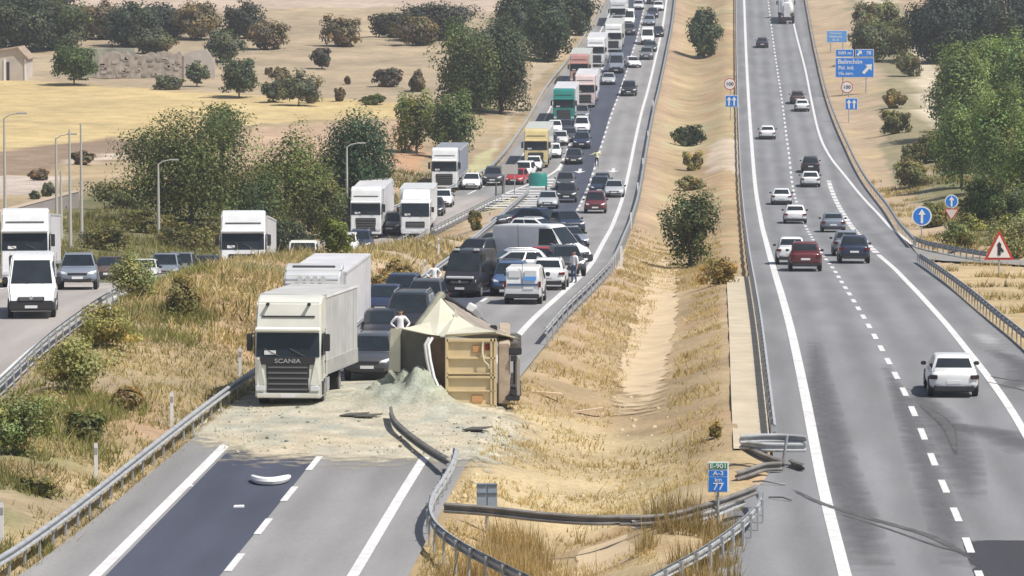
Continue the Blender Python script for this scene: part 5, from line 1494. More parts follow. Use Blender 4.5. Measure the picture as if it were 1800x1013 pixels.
MB().plate([(-.09, -.05, zc - hh/2), (.08, -.05, zc - hh/2), (.08, -.05, zc - hh*.2), (.22, -.05, zc - hh*.28), (.26, -.05, zc - hh*.16), (.09, -.05, zc + hh*.12), (.12, -.05, zc + hh*.28), (0, -.05, zc + hh/2), (-.15, -.05, zc + hh*.25), (-.09, -.05, zc + hh*.2)], (0, -1, 0), .012).build('arrow', SIGNK, tr, smooth=False)
# kilometre sign
p, s = sized(1262, 934, 0)
e = empty('kilometre_sign', p); tag(e, 'kilometre sign reading E-901, A-3, km 77 on the median', 'road sign')
sign_post(e, 0, (934 - 812) / s - .05, .04)
w = 37 / s
zt = (934 - 811) / s; zb = (934 - 865) / s
pl = MB().box((0, -.005, (zt + zb) / 2), (w, .04, zt - zb)).build('plate', SIGNW, e, bevel=.012)
f1 = MB().box((0, -.032, zt - 14/s*.55), (w * .86, .012, 11 / s)).build('road_panel', mat('sign_green', (.03, .25, .12), .5), pl, smooth=False)
f2 = MB().box((0, -.032, zt - 20.5/s), (w * .86, .012, 9.5 / s)).build('road_panel', SIGNB, pl, smooth=False)
f3 = MB().box((0, -.032, zt - 39.5/s), (w * .86, .012, 25 / s)).build('km_panel', SIGNB, pl, smooth=False)
text('E-901', .19, SIGNW, pl, (0, -.045, zt - 7.6/s), width=w * .74)
text('A-3', .17, SIGNW, pl, (0, -.045, zt - 20.5/s), width=w * .5)
text('km', .16, SIGNW, pl, (0, -.045, zt - 32/s), width=w * .32)
text('77', .30, SIGNW, pl, (0, -.045, zt - 44/s), width=w * .5)
# two grey sign backs
p, s = sized(856, 938, 0)
e = empty('sign_back', p); tag(e, 'pair of narrow grey sign backs on one post by the bent barrier', 'road sign')
sign_post(e, 0, (938 - 850) / s, .05)
back = mat('sign_back_grey', (.33, .40, .48), .5, .2, .08, 3)
for x in (-9.5, 9.5):
    b = MB().box((x / s, 0, (938 - 877) / s), (17 / s, .04, 56 / s)).build('panel', back, e, bevel=.01)
    for z in (852, 867): MB().box((x / s, -.03, (938 - z) / s), (16.5 / s, .03, 2.6 / s)).build('rail', mat('sign_back_dark', (.10, .13, .17), .5), b, smooth=False)
# green gore marker and the sign back beside it
p = G(946, 331)
e = empty('gore_marker', p); tag(e, 'green rounded gore marker with white band at the tip of the hatched area', 'gore marker')
n = 12; ring = [[(math.cos(math.pi * k / (n - 1)) * .85 * q, -math.sin(math.pi * k / (n - 1)) * .6 * q, z) for k in range(n)] for z, q in ((.0, 1.05), (1.2, 1.0), (1.45, .8))]
MB().loft(ring).build('shell', PAINT['teal'], e)
MB().box((0, -.5, .12), (1.75, .5, .18)).build('base_band', SIGNW, e, bevel=.04)
p = G(896, 342)
e = empty('sign_back', p); tag(e, 'pale back of a small exit sign on two posts before the gore', 'road sign')
for x in (-.45, .45): sign_post(e, x, 2.4, .05)
MB().box((0, 0, 2.3), (1.5, .05, .9)).build('panel', mat('sign_back_pale', (.5, .47, .43), .6), e, bevel=.01)
for px, py, lab in ((872, 346, 'left of'), (884, 342, 'just left of'), (960, 352, 'right of')):
    p = G(px, py); simple('gore_post', MB().tube([(0, 0, 0), (0, 0, 1.3)], .08, 8), mat('post_olive', (.10, .11, .09), .7), 'thin dark post standing ' + lab + ' the gore marker', 'post', p)
p = G(1049, 293)

# ------------------------------------------------------------------ posts and lamps
DEL = [(422, 668, 'white delineator post at the barrier just left of the front truck'), (302, 752, 'white delineator post behind the long barrier, second from the truck'),
       (169, 848, 'white delineator post behind the long barrier, third from the truck'), (3, 960, 'white delineator post at the left edge of the photo'),
       (650, 545, 'white delineator post right of the second truck'), (747, 497, 'white delineator post left of the black van'),
       (771, 455, 'white delineator post at the left barrier by the black car'), (861, 398, 'white delineator post at the barrier before the gore'), (193, 560, 'white delineator post under the round bush')]
for x, y, l in DEL:
    p = GT(x, y); e = empty('delineator_post', p); tag(e, l, 'road post', 'white delineator posts')
    MB().prism_x([(-.05, 0), (.05, 0), (.05, 1.15), (-.05, 1.25)], .055).build('post', SIGNW, e, smooth=False)
    MB().box((0, -.053, 1.0), (.115, .012, .2)).build('reflector_band', GALV, e, smooth=False)
for i, (x, y, l) in enumerate(((1092, 470, 'first'), (1109, 402, 'second'), (1121, 345, 'third'), (1130, 300, 'fourth'), (1139, 250, 'fifth'), (1148, 195, 'sixth'))):
    p = G(x, y); e = empty('delineator_post', p); tag(e, 'white post on the median barrier, %s up from the crumpled end' % l, 'road post', 'white delineator posts')
    MB().prism_x([(-.05, 0), (.05, 0), (.05, 1.2), (-.05, 1.25)], .07).build('post', SIGNW, e, smooth=False)
POLE = mat('pole_grey', (.50, .49, .45), .55, .2)
def lamp(px, yb, yt, s, label, arm=1, col=POLE):
    Z = F / s; p = Vector(((px - CX) / s, Z, 0)); a = at(px, yb, (0, Z - 1.0, 0)); h = (yb - yt) / s
    g = gz(a.x, a.y); top = a.z + h
    e = empty('street_lamp', (a.x, a.y, g)); tag(e, label, 'street lamp', 'lamp posts along the ramp')
    H = top - g
    MB().tube([(0, 0, 0), (0, 0, H)], [.13, .065], 8).build('pole', col, e)
    if arm:
        MB().tube([(0, 0, H - .05), (arm * .35, 0, H + .18), (arm * .9, 0, H + .28)], .045, 6).build('arm', col, e)
        MB().box((arm * 1.15, 0, H + .29), (.7, .26, .12)).build('lamp_head', col, e, bevel=.03)
lamp(10, 470, 207, 27, 'tall lamp post at the far left edge behind the white lorry', 1)
lamp(100, 440, 243, 25, 'lamp post with bent arm just left of two taller poles', 1)
lamp(124, 450, 228, 26, 'plain tall pole between the bent-arm lamp and its right neighbour', 0)
lamp(144, 450, 217, 25, 'plain tallest pole of the group left of the green bank', 0)
lamp(108, 440, 300, 25, 'shorter thin pole touching the bent-arm lamp', 0)
lamp(279, 432, 288, 24, 'slim lamp post standing on the green bank', 1)
lamp(610, 400, 258, 22, 'lamp post with flat head left of the white lorry by the fence', 1)
lamp(628, 372, 262, 19, 'pale pole right of the flat-headed lamp post', 0)
lamp(664, 370, 248, 19, 'thin pole in front of the dark tree', 0, mat('pole_green', (.30, .33, .28), .6))
lamp(712, 300, 195, 17, 'thin post at the orange bank edge', 0, mat('pole_green2', (.33, .31, .24), .6))

# ------------------------------------------------------------------ farm buildings and walls far left
STONE = mat('rubble_stone', (.40, .35, .30), .95, 0, .35, 1.2, bump=.5)
PLASTER = mat('old_plaster', (.50, .45, .41), .9, 0, .15, .6, bump=.2)
ROOF = mat('old_roof', (.33, .25, .19), .9, 0, .25, 1.5)
p = GT(22, 142); s = PXM(p)
e = empty('farm_shed', p); tag(e, 'old gabled shed with pale door frame at the left edge', 'building')
W_, D_, h1, h2 = 50 / s, 7.0, 40 / s, 58 / s
MB().add([(-W_*.9, 0, 0), (W_*.5, 0, 0), (W_*.5, 0, h1), (W_*.2, 0, h2), (-W_*.9, 0, h2*.85), (-W_*.9, D_, 0), (W_*.5, D_, 0), (W_*.5, D_, h1), (W_*.2, D_, h2), (-W_*.9, D_, h2*.85)],
         [(0, 1, 2, 3, 4), (5, 9, 8, 7, 6), (1, 6, 7, 2), (0, 4, 9, 5)]).build('wall', PLASTER, e, smooth=False)
MB().plate([(W_*.58, -.3, h1 - .15), (W_*.2, -.3, h2 + .08), (W_*.2, D_ + .3, h2 + .08), (W_*.58, D_ + .3, h1 - .15)], (.5, 0, 1), .12).build('roof', ROOF, e, smooth=False)
MB().plate([(W_*.2, -.3, h2 + .08), (-W_*.95, -.3, h2*.85 + .08), (-W_*.95, D_ + .3, h2*.85 + .08), (W_*.2, D_ + .3, h2 + .08)], (-.2, 0, 1), .12).build('roof', ROOF, e, smooth=False)
MB().box((-W_*.15, -.02, h1*.42), (.35, .1, h1*.8)).build('door', PLASTIC, e, smooth=False)
MB().box((-W_*.27, -.04, h1*.47), (.25, .12, h1*.95)).build('door_frame', SIGNW, e, smooth=False)
MB().box((W_*.46, -.04, h1*.47), (.25, .12, h1*.95)).build('door_frame', SIGNW, e, smooth=False)
p = GT(275, 138); s = PXM(p)
e = empty('ruined_wall', p); tag(e, 'long ruined stone farm wall with a white plastered gable end', 'building')
L1, L2 = -100 / s, 48 / s
prof = [(L1 - 5 / s, 0), (L1, 44 / s)]
for x in np.linspace(L1 + 1, L2 - .5, 16): prof.append((float(x), (44 + 3 * RNG.normal()) / s))
prof += [(L2, 38 / s), (L2, 0)]
MB().plate([(x, 0, z) for x, z in prof], (0, -1, 0), .6).build('stone_wall', STONE, e, smooth=False)
MB().plate([(L2, -.1, 0), (L2 + 55 / s, -.1, 0), (L2 + 55 / s, -.1, 30 / s), (L2 + 40 / s, -.1, 52 / s), (L2 + 15 / s, -.1, 48 / s), (L2, -.1, 42 / s)], (0, -1, 0), .6).build('plaster_gable', PLASTER, e, smooth=False)
MB().plate([(L1 - 3, 2, 0), (L1 + 60/s, 2, 0), (L1 + 60/s, 2, 52 / s), (L1 - 3, 2, 52 / s)], (0, -1, 0), .5).build('back_wall', mat('greenish_plaster', (.37, .37, .29), .9, 0, .2, .8), e, smooth=False)
for i in range(40):
    x, z = RNG.uniform(L1, L2 - .4), RNG.uniform(.3, 38 / s)
    MB().box((x, -.02, z), (RNG.uniform(.35, .8), .1, RNG.uniform(.2, .42))).build('stone', mat('stone_%d' % (i % 3), [(.48, .43, .38), (.30, .27, .24), (.42, .35, .29)][i % 3], .95), e, smooth=False)
p = G(30, 395); 
e = empty('retaining_wall', p); tag(e, 'grey concrete retaining wall behind the ramp at the left edge', 'wall')
a, b, c, d = (at(x, y, p, dy) - p for x, y, dy in ((-120, 420, -4), (138, 362, 12), (138, 334, 12), (-120, 402, -4)))
MB().plate([a + Vector((0, 0, -1)), b + Vector((0, 0, -2)), c, d], (0, -1, 0), .4).build('wall_face', mat('wall_concrete', (.26, .24, .24), .9, 0, .12, .5), e, smooth=False)
MB().plate([c + Vector((0, -.1, .05)), d + Vector((0, -.1, .05)), d + Vector((0, .6, .05)), c + Vector((0, .6, .05))], (0, 0, 1), .2).build('coping', mat('coping_pale', (.55, .45, .38), .9), e, smooth=False)
p = GT(1640, 72); s = PXM(p)
e = empty('small_shed', p); tag(e, 'low pale roofed shed at the top of the dirt track', 'building')
MB().box((-.2, 1.5, .9), (42 / s, 3, 1.8)).build('wall', PLASTER, e, smooth=False)
MB().plate([(-23 / s, -.3, 1.75), (22 / s, -.3, 1.75), (18 / s, 3.2, 2.5), (-16 / s, 3.2, 2.5)], (0, -.3, 1), .15).build('roof', mat('shed_roof', (.47, .46, .36), .8, 0, .1, 1), e, smooth=False)
# fence beside the ramp
P0 = wpath(lambda Y: RR(Y) + 1.0, 252, 316, RZ)
e = empty('mesh_fence', P0[0]); tag(e, 'grey upright-bar fence between ramp and dry strip by the white SUVs', 'fence')
pm = MB().box((0, 0, .9), (.10, .10, 1.9)).mesh('post', GALV, smooth=False)
for q in resample([v - P0[0] for v in P0], 1.6): link_mesh('post', pm, e, q)
for z in (.4, 1.7):
    MB().tube([v - P0[0] + Vector((0, 0, z)) for v in P0], .035, 5).build('rail', GALV, e)

# ------------------------------------------------------------------ trees and shrubs
LEAF = attr_mat('leaves', rough=.6, layers=((.5, .10),), bump=0, leaf=True, spec=.3)
def leaf_mesh(name, w, d, h, clumps, per, leaf, col, seed, flat=.0, ragged=.25, spread=.17, var=.28, low=0.0):
    """a crown: leaf-sized faces gathered in clumps spread through an uneven volume; base at z = 0"""
    r = np.random.default_rng(seed)
    u = r.normal(size=(clumps, 3)); u /= (np.abs(u) ** 2.7).sum(1, keepdims=True) ** (1 / 2.7)
    if low: u[:, 2] = np.where(u[:, 2] < 0, u[:, 2] * 1.05, u[:, 2])
    rad = r.random(clumps) ** (1 / 2.6)
    lob = 1 + ragged * (np.sin(u[:, 0] * 4 + seed) * np.cos(u[:, 2] * 5 + seed * 1.7) + np.sin(u[:, 1] * 6 + u[:, 2] * 3 + seed * .7) * .6)
    c = u * (rad * lob)[:, None] * .44
    cs = (.75 + .5 * r.random(clumps)) * spread
    cc = np.array(col) * np.exp(r.normal(0, var, clumps))[:, None] * (1 + r.normal(0, .06, (clumps, 3)))
    yel = (r.random(clumps) < .25)[:, None]; cc = np.where(yel, cc * np.array((1.35, 1.15, .85)), cc)
    q = r.normal(size=(clumps, per, 3)); q /= np.linalg.norm(q, axis=2, keepdims=True)
    q *= (r.random((clumps, per, 1)) ** (1 / 3)) * cs[:, None, None]
    p = (c[:, None, :] + q).reshape(-1, 3)
    nrm = (p * .9 + q.reshape(-1, 3) * 2.2 + r.normal(0, .28, p.shape)); nrm[:, 2] += .22
    nrm /= np.linalg.norm(nrm, axis=1, keepdims=True) + 1e-9
    P = (p + np.array((0, 0, .5))) * np.array((w, d, h))
    P[:, 2] = np.maximum(P[:, 2], .02)
    a = np.cross(nrm, r.normal(size=p.shape)); a /= np.linalg.norm(a, axis=1, keepdims=True) + 1e-9
    b = np.cross(nrm, a)
    L = (leaf * (.6 + .8 * r.random(len(P))))[:, None]
    V = np.stack([P - a * L * .5, P + b * L * .32, P + a * L * .5, P - b * L * .32], 1).reshape(-1, 3)
    Fc = np.arange(len(V)).reshape(-1, 4)
    C = np.repeat((np.repeat(cc, per, 0) * np.exp(r.normal(0, .18, (len(P), 1)))), 4, 0)
    return np_mesh(name, V, Fc, LEAF, C)
def trunk_mb(h, r, seed, limbs=4, spread=1.2, top=1.0):
    rg = random.Random(seed); mb = MB()
    pts = [(0, 0, -.3), (.03, 0, h * .3), (rg.uniform(-.1, .1), rg.uniform(-.1, .1), h * .65), (rg.uniform(-.2, .2), 0, h * top)]
    mb.tube(pts, [r * 1.25, r, r * .8, r * .35], 8)
    return mb, pts
def tree(px, py, w_px, h_px, col, label, kind='tree', group=None, dens=1.0, trunk=.12, leaf=None, ragged=.25, seed=None, share=None, depth=None, shift=0.0, var=.28):
    """(px, py): photo pixel of the foot; width and height in photo pixels; trunk: bare share of the height"""
    p = GT(px, py); s = PXM(p); w, h = w_px / s, h_px / s
    seed = seed if seed is not None else int(px * 7 + py * 13) % 10007
    e = empty(kind, p); tag(e, label, 'tree' if 'tree' in kind else 'shrub', group)
    hc = h * (1 - trunk)
    leaf = leaf or max(.15, min(.45, 5.0 / s))
    big = w * hc
    cl = int(min(230, max(26, 44 + big * 1.4)) * dens); per = int(min(130, max(40, 50 + big * .7)))
    col = tuple(v * TREE_GAIN for v in col)
    me = leaf_mesh('crown', w, depth or min(w, h) * .9, hc, cl, per, leaf, col, seed, ragged=ragged, low=.35, var=var)
    c = link_mesh('crown', me, e, (shift, 0, h * trunk)); tag(c, kind='stuff')
    c['kind'] = 'thing'
    if trunk > .02:
        mb, pts = trunk_mb(h * .62, max(.07, h * .018), seed); mb.build('trunk', BARK, e)
        rg = random.Random(seed)
        for k in range(4):
            a = rg.uniform(0, 6.28); q = Vector(pts[1]).lerp(Vector(pts[2]), rg.uniform(.2, .9))
            MB().tube([q, q + Vector((math.cos(a) * w * .12, math.sin(a) * w * .12, h * .12)), q + Vector((math.cos(a) * w * .26, math.sin(a) * w * .26, h * .26))],
                      [h * .011, h * .007, h * .003], 6).build('limb', BARK, e)
    return e
TREE_GAIN = 1.65
OLIVE, DARK, MID, GREY, BROWNG, BRIGHT = (.085, .105, .032), (.030, .055, .030), (.060, .088, .030), (.085, .095, .062), (.115, .095, .06), (.105, .145, .045)
MIDT = 'trees between ramp and field'; GROVE = 'trees of the far grove'; SCRUB = 'bushes on the dry slope'; RIGHT = 'trees right of the free road'
# beyond the ramp
tree(335, 402, 250, 205, (.066, .082, .028), 'broad round-topped tree, largest left of the ramp', group=MIDT, ragged=.3, trunk=.06, dens=1.25, var=.34)
tree(392, 300, 60, 116, MID, 'leafy top shoot rising above the broad tree', group=MIDT, ragged=.4, trunk=.3)
tree(515, 418, 130, 185, OLIVE, 'olive-green loose tree between the broad tree and the dark tree', group=MIDT, ragged=.35, trunk=.05)
tree(455, 420, 120, 120, (.05, .072, .03), 'dark low tree behind the white ramp lorry', group=MIDT, trunk=.04)
tree(570, 418, 100, 125, (.07, .085, .035), 'greyish tree at the foot of the dark tree', group=MIDT, trunk=.04)
tree(626, 395, 138, 200, DARK, 'dense dark tree with spiky top beside the lamp posts', group=MIDT, trunk=.04, dens=1.4, ragged=.16, var=.22)
tree(590, 452, 60, 75, OLIVE, 'yellowish shrub behind the cream van', 'shrub', group=MIDT, trunk=0)
tree(500, 445, 90, 60, (.045, .06, .035), 'low dark shrub behind the white ramp lorry', 'shrub', group=MIDT, trunk=0)
tree(732, 270, 74, 108, OLIVE, 'yellow-green tree by the orange bank', group=MIDT, trunk=.05)
tree(796, 282, 86, 122, (.052, .078, .032), 'deeper green tree right of the yellow-green one', group=MIDT, trunk=.04)
tree(822, 198, 110, 150, (.058, .08, .034), 'large tree on the bank above the yellow lorry', group=MIDT, trunk=.04, dens=1.2)
tree(880, 200, 105, 165, (.048, .06, .036), 'large shaded tree beside the exit lane bank', group=MIDT, trunk=.04, dens=1.2)
tree(905, 92, 70, 110, (.045, .058, .036), 'grey-green tree on the hill left of the queue', group=MIDT, trunk=.05)
tree(965, 108, 80, 118, (.038, .055, .032), 'dark tree closest to the queue of lorries on the hill', group=MIDT, trunk=.03, dens=1.2)
tree(1012, 62, 62, 80, (.035, .05, .032), 'dark tree at the crest beside the lorries', group=MIDT, trunk=.03)
tree(945, 45, 70, 60, (.04, .05, .038), 'dark tree at the top edge above the hill bank', group=MIDT, trunk=.05)
# far grove, top left
for x, y, w, h, c, l in [
    (130, 150, 76, 72, (.05, .075, .025), 'round tree with bare trunk in front of the ruined wall'),
    (28, 92, 110, 92, (.045, .055, .035), 'dark tree behind the gabled shed'),
    (95, 88, 95, 76, (.055, .07, .035), 'rounded tree right of the gabled shed'),
    (60, 40, 120, 58, (.045, .05, .04), 'dark tree at the top left corner'),
    (180, 70, 70, 58, BROWNG, 'brownish tree behind the round tree'),
    (235, 82, 80, 70, (.045, .055, .038), 'dark tree above the middle of the ruined wall'),
    (290, 66, 75, 52, (.045, .05, .042), 'wide dark tree behind the ruined wall'),
    (345, 70, 62, 60, BROWNG, 'brown-grey tree above the plastered gable'),
    (270, 95, 60, 40, GREY, 'grey-green low tree just behind the ruined wall'),
    (395, 110, 50, 50, GREY, 'grey-green small tree right of the plastered gable'),
    (346, 152, 38, 44, GREY, 'small pale tree in front of the plastered gable'),
    (430, 68, 62, 56, (.045, .05, .04), 'isolated dark tree at the stubble edge'),
    (470, 88, 55, 45, BROWNG, 'low brown tree right of the isolated dark tree'),
    (420, 172, 66, 70, (.055, .072, .042), 'grey-green tree at the corner of the golden field'),
    (525, 186, 66, 56, GREY, 'rounded bush at the upper edge of the golden field'),
    (600, 82, 50, 46, BROWNG, 'small brown tree in the middle of the scrub belt'),
    (566, 122, 32, 36, (.06, .055, .045), 'small round tree with thin trunk in the scrub'),
    (700, 66, 75, 40, (.05, .05, .038), 'low dark tree at the scrub edge'),
    (765, 72, 95, 58, (.042, .047, .038), 'wide dark tree left of the large bank trees'),
    (735, 80, 60, 45, BROWNG, 'brown tree in front of the wide dark tree')]:
    tree(x, y, w * (1.0 if y > 110 else 1.3), h * (1.0 if y > 110 else 1.12), c, l, group=GROVE, trunk=.14 if y > 110 else .03, var=.2)
for x, y, w, h, c, l in [
    (300, 158, 50, 24, GREY, 'low grey bush before the plastered gable'), (485, 180, 44, 36, GREY, 'grey bush left of the rounded field bush'),
    (495, 150, 34, 30, BROWNG, 'dry brown bush above the grey bushes'), (472, 132, 14, 12, BROWNG, 'tiny brown bush near the grey bushes'), (546, 182, 22, 36, BROWNG, 'narrow brown bush beside the rounded bush'),
    (682, 153, 48, 32, (.085, .07, .055), 'broad round brown bush alone on the slope'), (733, 162, 26, 38, BROWNG, 'upright brown bush near the bank tree'),
    (655, 184, 40, 17, OLIVE, 'flat olive bush at the right end of the golden field'), (597, 178, 17, 22, BROWNG, 'small brown bush above the golden field'), (611, 148, 8, 13, BROWNG, 'tiny upright bush on the slope'),
    (145, 290, 40, 22, BROWNG, 'dry bush at the lower edge of the golden field'), (70, 318, 34, 20, BROWNG, 'dry bush above the retaining wall'), (85, 345, 22, 24, GREY, 'grey bush on the retaining wall top'), (60, 350, 18, 14, GREY, 'small grey bush on the pale ground by the wall')]:
    tree(x, y, w, h, c, l, 'shrub', group=SCRUB, trunk=0, var=.2)
# left bank greenery behind the ramp
for x, y, w, h, c, l in [(215, 368, 120, 55, (.115, .12, .055), 'wide pale green bush on top of the green bank'), (185, 440, 90, 50, (.10, .10, .04), 'green scrub low on the bank left of the lamp'),
                         (330, 440, 110, 46, (.105, .10, .042), 'green scrub on the bank right of the lamp'), (255, 410, 90, 40, (.13, .12, .05), 'yellowish scrub in the middle of the bank')]:
    tree(x, y, w, h, c, l, 'shrub', group='scrub on the green bank', trunk=0, var=.25, ragged=.35)
# embankment shrubs near the camera
for x, y, w, h, c, l in [(32, 800, 125, 105, (.15, .175, .075), 'large soft green shrub at the left edge of the embankment'), (128, 690, 120, 95, (.19, .19, .075), 'green-yellow shrub below the ramp barrier'),
                         (185, 610, 100, 70, (.21, .195, .075), 'yellow-green shrub at the end of the ramp barrier'), (236, 530, 84, 78, (.165, .18, .085), 'round green bush hiding the pale car'),
                         (322, 560, 60, 72, (.15, .135, .06), 'olive shrub on the embankment crest'), (150, 775, 70, 48, (.10, .11, .045), 'dark green thistle clump mid embankment'),
                         (225, 720, 50, 40, (.17, .13, .06), 'brown-green clump above the barrier'), (70, 870, 50, 30, (.13, .13, .055), 'small green clump behind the long barrier')]:
    tree(x, y, w, h, c, l, 'shrub', group='shrubs on the near embankment', trunk=0, leaf=.12, dens=1.9, ragged=.4, var=.18)
tree(835, 405, 22, 34, (.13, .11, .04), 'small dry olive bush on the strip left of the blocked road', 'shrub', trunk=0)
tree(700, 500, 60, 42, (.20, .15, .07), 'dry straw bush right of the second truck', 'shrub', trunk=0); tree(668, 520, 40, 36, (.15, .12, .05), 'dry bush beside the white post by the second truck', 'shrub', trunk=0)
# median
tree(1238, 102, 56, 88, (.042, .058, .03), 'tall dark bush high up in the median', 'median_tree', trunk=.05, ragged=.2)
tree(1210, 258, 56, 38, (.042, .055, .026), 'low dark green bush in the middle of the median', 'shrub', trunk=0)
tree(1212, 472, 92, 140, (.045, .062, .028), 'bushy dark tree in the median above the ditch', 'median_tree', trunk=.05, dens=1.5, ragged=.38, leaf=.2)
tree(1218, 300, 34, 34, (.16, .14, .05), 'yellow-green weed clump below the low median bush', 'shrub', trunk=0); tree(1215, 335, 44, 26, (.17, .15, .06), 'pale weeds just above the bushy median tree', 'shrub', trunk=0)
tree(1265, 500, 70, 46, (.20, .155, .06), 'yellowish weeds right of the ditch top', 'shrub', trunk=0, ragged=.4); tree(1258, 770, 20, 26, (.17, .13, .045), 'small dry weed near the concrete strip', 'shrub', trunk=0)
# right of the free road
for x, y, w, h, c, l in [
    (1655, 110, 120, 120, (.030, .042, .036), 'dark blue-green tree at the top above the shed'), (1735, 108, 130, 128, (.034, .046, .040), 'dark tree at the top right'), (1800, 125, 110, 135, (.036, .048, .042), 'dark tree in the top right corner'),
    (1700, 90, 90, 110, (.032, .046, .036), 'dark tree between the two top right trees'),
    (1685, 250, 110, 170, BRIGHT, 'bright green tree beside the dirt track'), (1745, 235, 120, 165, BRIGHT, 'bright green tree behind the track-side tree'), (1808, 260, 110, 190, (.10, .14, .05), 'bright green tree cut by the right edge'),
    (1690, 330, 110, 150, (.09, .13, .042), 'green tree with shaded foot above the give-way sign'), (1760, 345, 125, 190, (.095, .135, .045), 'large green tree right of the give-way sign'), (1815, 400, 110, 200, (.085, .125, .04), 'green tree at the right edge above the triangle'),
    (1720, 405, 80, 95, (.05, .075, .028), 'shaded tree low between give-way sign and triangle'), (1775, 410, 70, 80, (.05, .07, .03), 'shaded tree just behind the triangle')]:
    tree(x, y, w, h, c, l, group=RIGHT, trunk=.03, dens=1.25, var=.3)
for x, y, w, h, c, l in [(1578, 95, 60, 60, (.095, .10, .042), 'olive bush left of the shed'), (1532, 108, 75, 78, (.085, .095, .05), 'olive bush behind the large blue sign'), (1520, 62, 50, 60, (.10, .10, .055), 'olive bush beyond the smaller blue sign'),
                         (1648, 285, 80, 54, (.08, .085, .035), 'dark olive bush at the end of the dirt track'), (1690, 440, 74, 62, (.12, .13, .05), 'pale green bush behind the slip road barrier'), (1775, 455, 110, 80, (.17, .18, .085), 'pale bushy growth behind the triangle'),
                         (1640, 400, 50, 46, (.11, .11, .045), 'olive bush behind the larger round sign'), (1556, 60, 60, 56, (.10, .105, .055), 'olive bush on the bank between track and blue signs'), (1598, 135, 44, 44, (.10, .10, .05), 'olive bush at the track edge below the shed'), (1575, 235, 50, 40, (.12, .115, .05), 'olive weeds left of the dirt track'), (1610, 290, 46, 36, (.11, .11, .045), 'green weeds at the foot of the dirt track'),
                         (1572, 190, 36, 30, (.14, .12, .05), 'weed clump right of the lane plate'), (1600, 330, 60, 50, (.13, .12, .05), 'yellowish bush above the barrier curve')]:
    tree(x, y, w, h, c, l, 'shrub', group='bushes right of the free road', trunk=0, var=.25)

# ------------------------------------------------------------------ dry grass
GRASSM = attr_mat('dry_grass', rough=.8, layers=((.6, .1),), bump=0, leaf=True, spec=.15)
GRASSM.node_tree.nodes['Mix Shader'].inputs['Fac'].default_value = .45
def grass(name, label, XY, hgt, wid, col, var=.22, lean=.45, green=0.0):
    X, Y = XY; n = len(X)
    Z = hr(Y) + OFF(X, Y) - .03
    k = 3; N = n * k
    X = np.repeat(X, k) + RNG.normal(0, .07, N); Y = np.repeat(Y, k) + RNG.normal(0, .07, N); Z = np.repeat(Z, k)
    h = hgt * np.exp(RNG.normal(0, .35, N)); a = RNG.random(N) * 6.283; w = wid * (.6 + .8 * RNG.random(N))
    lx, ly = RNG.normal(0, lean, N) * h, RNG.normal(0, lean, N) * h
    V = np.stack([np.stack([X - np.cos(a) * w, Y - np.sin(a) * w, Z], -1), np.stack([X + np.cos(a) * w, Y + np.sin(a) * w, Z], -1), np.stack([X + lx, Y + ly, Z + h], -1)], 1).reshape(-1, 3)
    c = np.array(col) * np.exp(RNG.normal(0, var, N))[:, None]
    if green: c = np.where((RNG.random(N) < green)[:, None], np.array((.16, .16, .055)) * np.exp(RNG.normal(0, .2, N))[:, None], c)
    tn = vnoise(X, Y, 3.0, 77)[:, None]; c = c * (.8 + .4 * tn)
    me = np_mesh(name, V, np.arange(len(V)).reshape(-1, 3), GRASSM, np.repeat(c, 3, 0))
    tag(link_mesh(name, me), label, None, kind='stuff')
def scatter(n, y0, y1, fl, fr, mask=None, pw=1.0):
    Y = y0 + (y1 - y0) * RNG.random(n * 2) ** pw; l, r = fl(Y), fr(Y)
    X = l + (r - l) * RNG.random(n * 2)
    ok = np.ones(len(X), bool)
    if mask is not None: ok &= mask(X, Y)
    return X[ok][:n], Y[ok][:n]
DITCH = poly_world([(1095,600),(1190,600),(1178,735),(1068,735)]) 
def notditch(X, Y):
    xm, xn = XM(Y), XN(Y); u = (X - xm) / (xn - xm)
    c = ((u > .40) & (u < .62) & (Y > 150) & (Y < 232)); return ~c
patch = lambda sc, sd, t: (lambda X, Y: (vnoise(X, Y, sc, sd) + .25 * RNG.random(len(X)) > t) & notditch(X, Y))
grass('median_grass', 'short dry grass covering the median', scatter(13000, 112, 300, lambda Y: XM(Y) + .2, lambda Y: XN(Y) - 1.7, patch(2.5, 51, .55), 1.3), .13, .024, (.55, .42, .235), var=.12)
grass('median_grass', 'brown dry weeds in patches over the median', scatter(4500, 112, 330, lambda Y: XM(Y) + .2, lambda Y: XN(Y) - 1.7, patch(3.2, 52, .80), 1.2), .2, .028, (.44, .33, .18), var=.14)
grass('tall_grass', 'tall dry stalks between the bent barrier and the ditch', scatter(2600, 110, 130, lambda Y: XM(Y) + .8, lambda Y: XM(Y) + 5.0, lambda X, Y: vnoise(X, Y, 2, 53) > .5), .6, .02, (.46, .335, .18), lean=.22, var=.16)
grass('tall_grass', 'tall dry stalks under the kilometre sign', scatter(900, 112, 128, lambda Y: XM(Y) + 6.2, lambda Y: XM(Y) + 9.0, lambda X, Y: vnoise(X, Y, 1.6, 54) > .55), .6, .02, (.40, .29, .15), lean=.22, var=.16)
grass('embankment_grass', 'long dry grass on the embankment between ramp and road', scatter(15000, 104, 260, lambda Y: RR(Y) + .3, lambda Y: XL1(Y) - .5, lambda X, Y: vnoise(X, Y, 2.5, 55) + .3 * RNG.random(len(X)) > .55, 1.15), .20, .028, (.50, .40, .24), green=.15, var=.12)
grass('embankment_grass', 'pale straw tufts along the embankment crest', scatter(4500, 170, 300, lambda Y: RR(Y) + .6, lambda Y: XL1(Y) - .6, lambda X, Y: vnoise(X, Y, 4, 56) > .45), .34, .045, (.55, .43, .25), green=.2, var=.12)
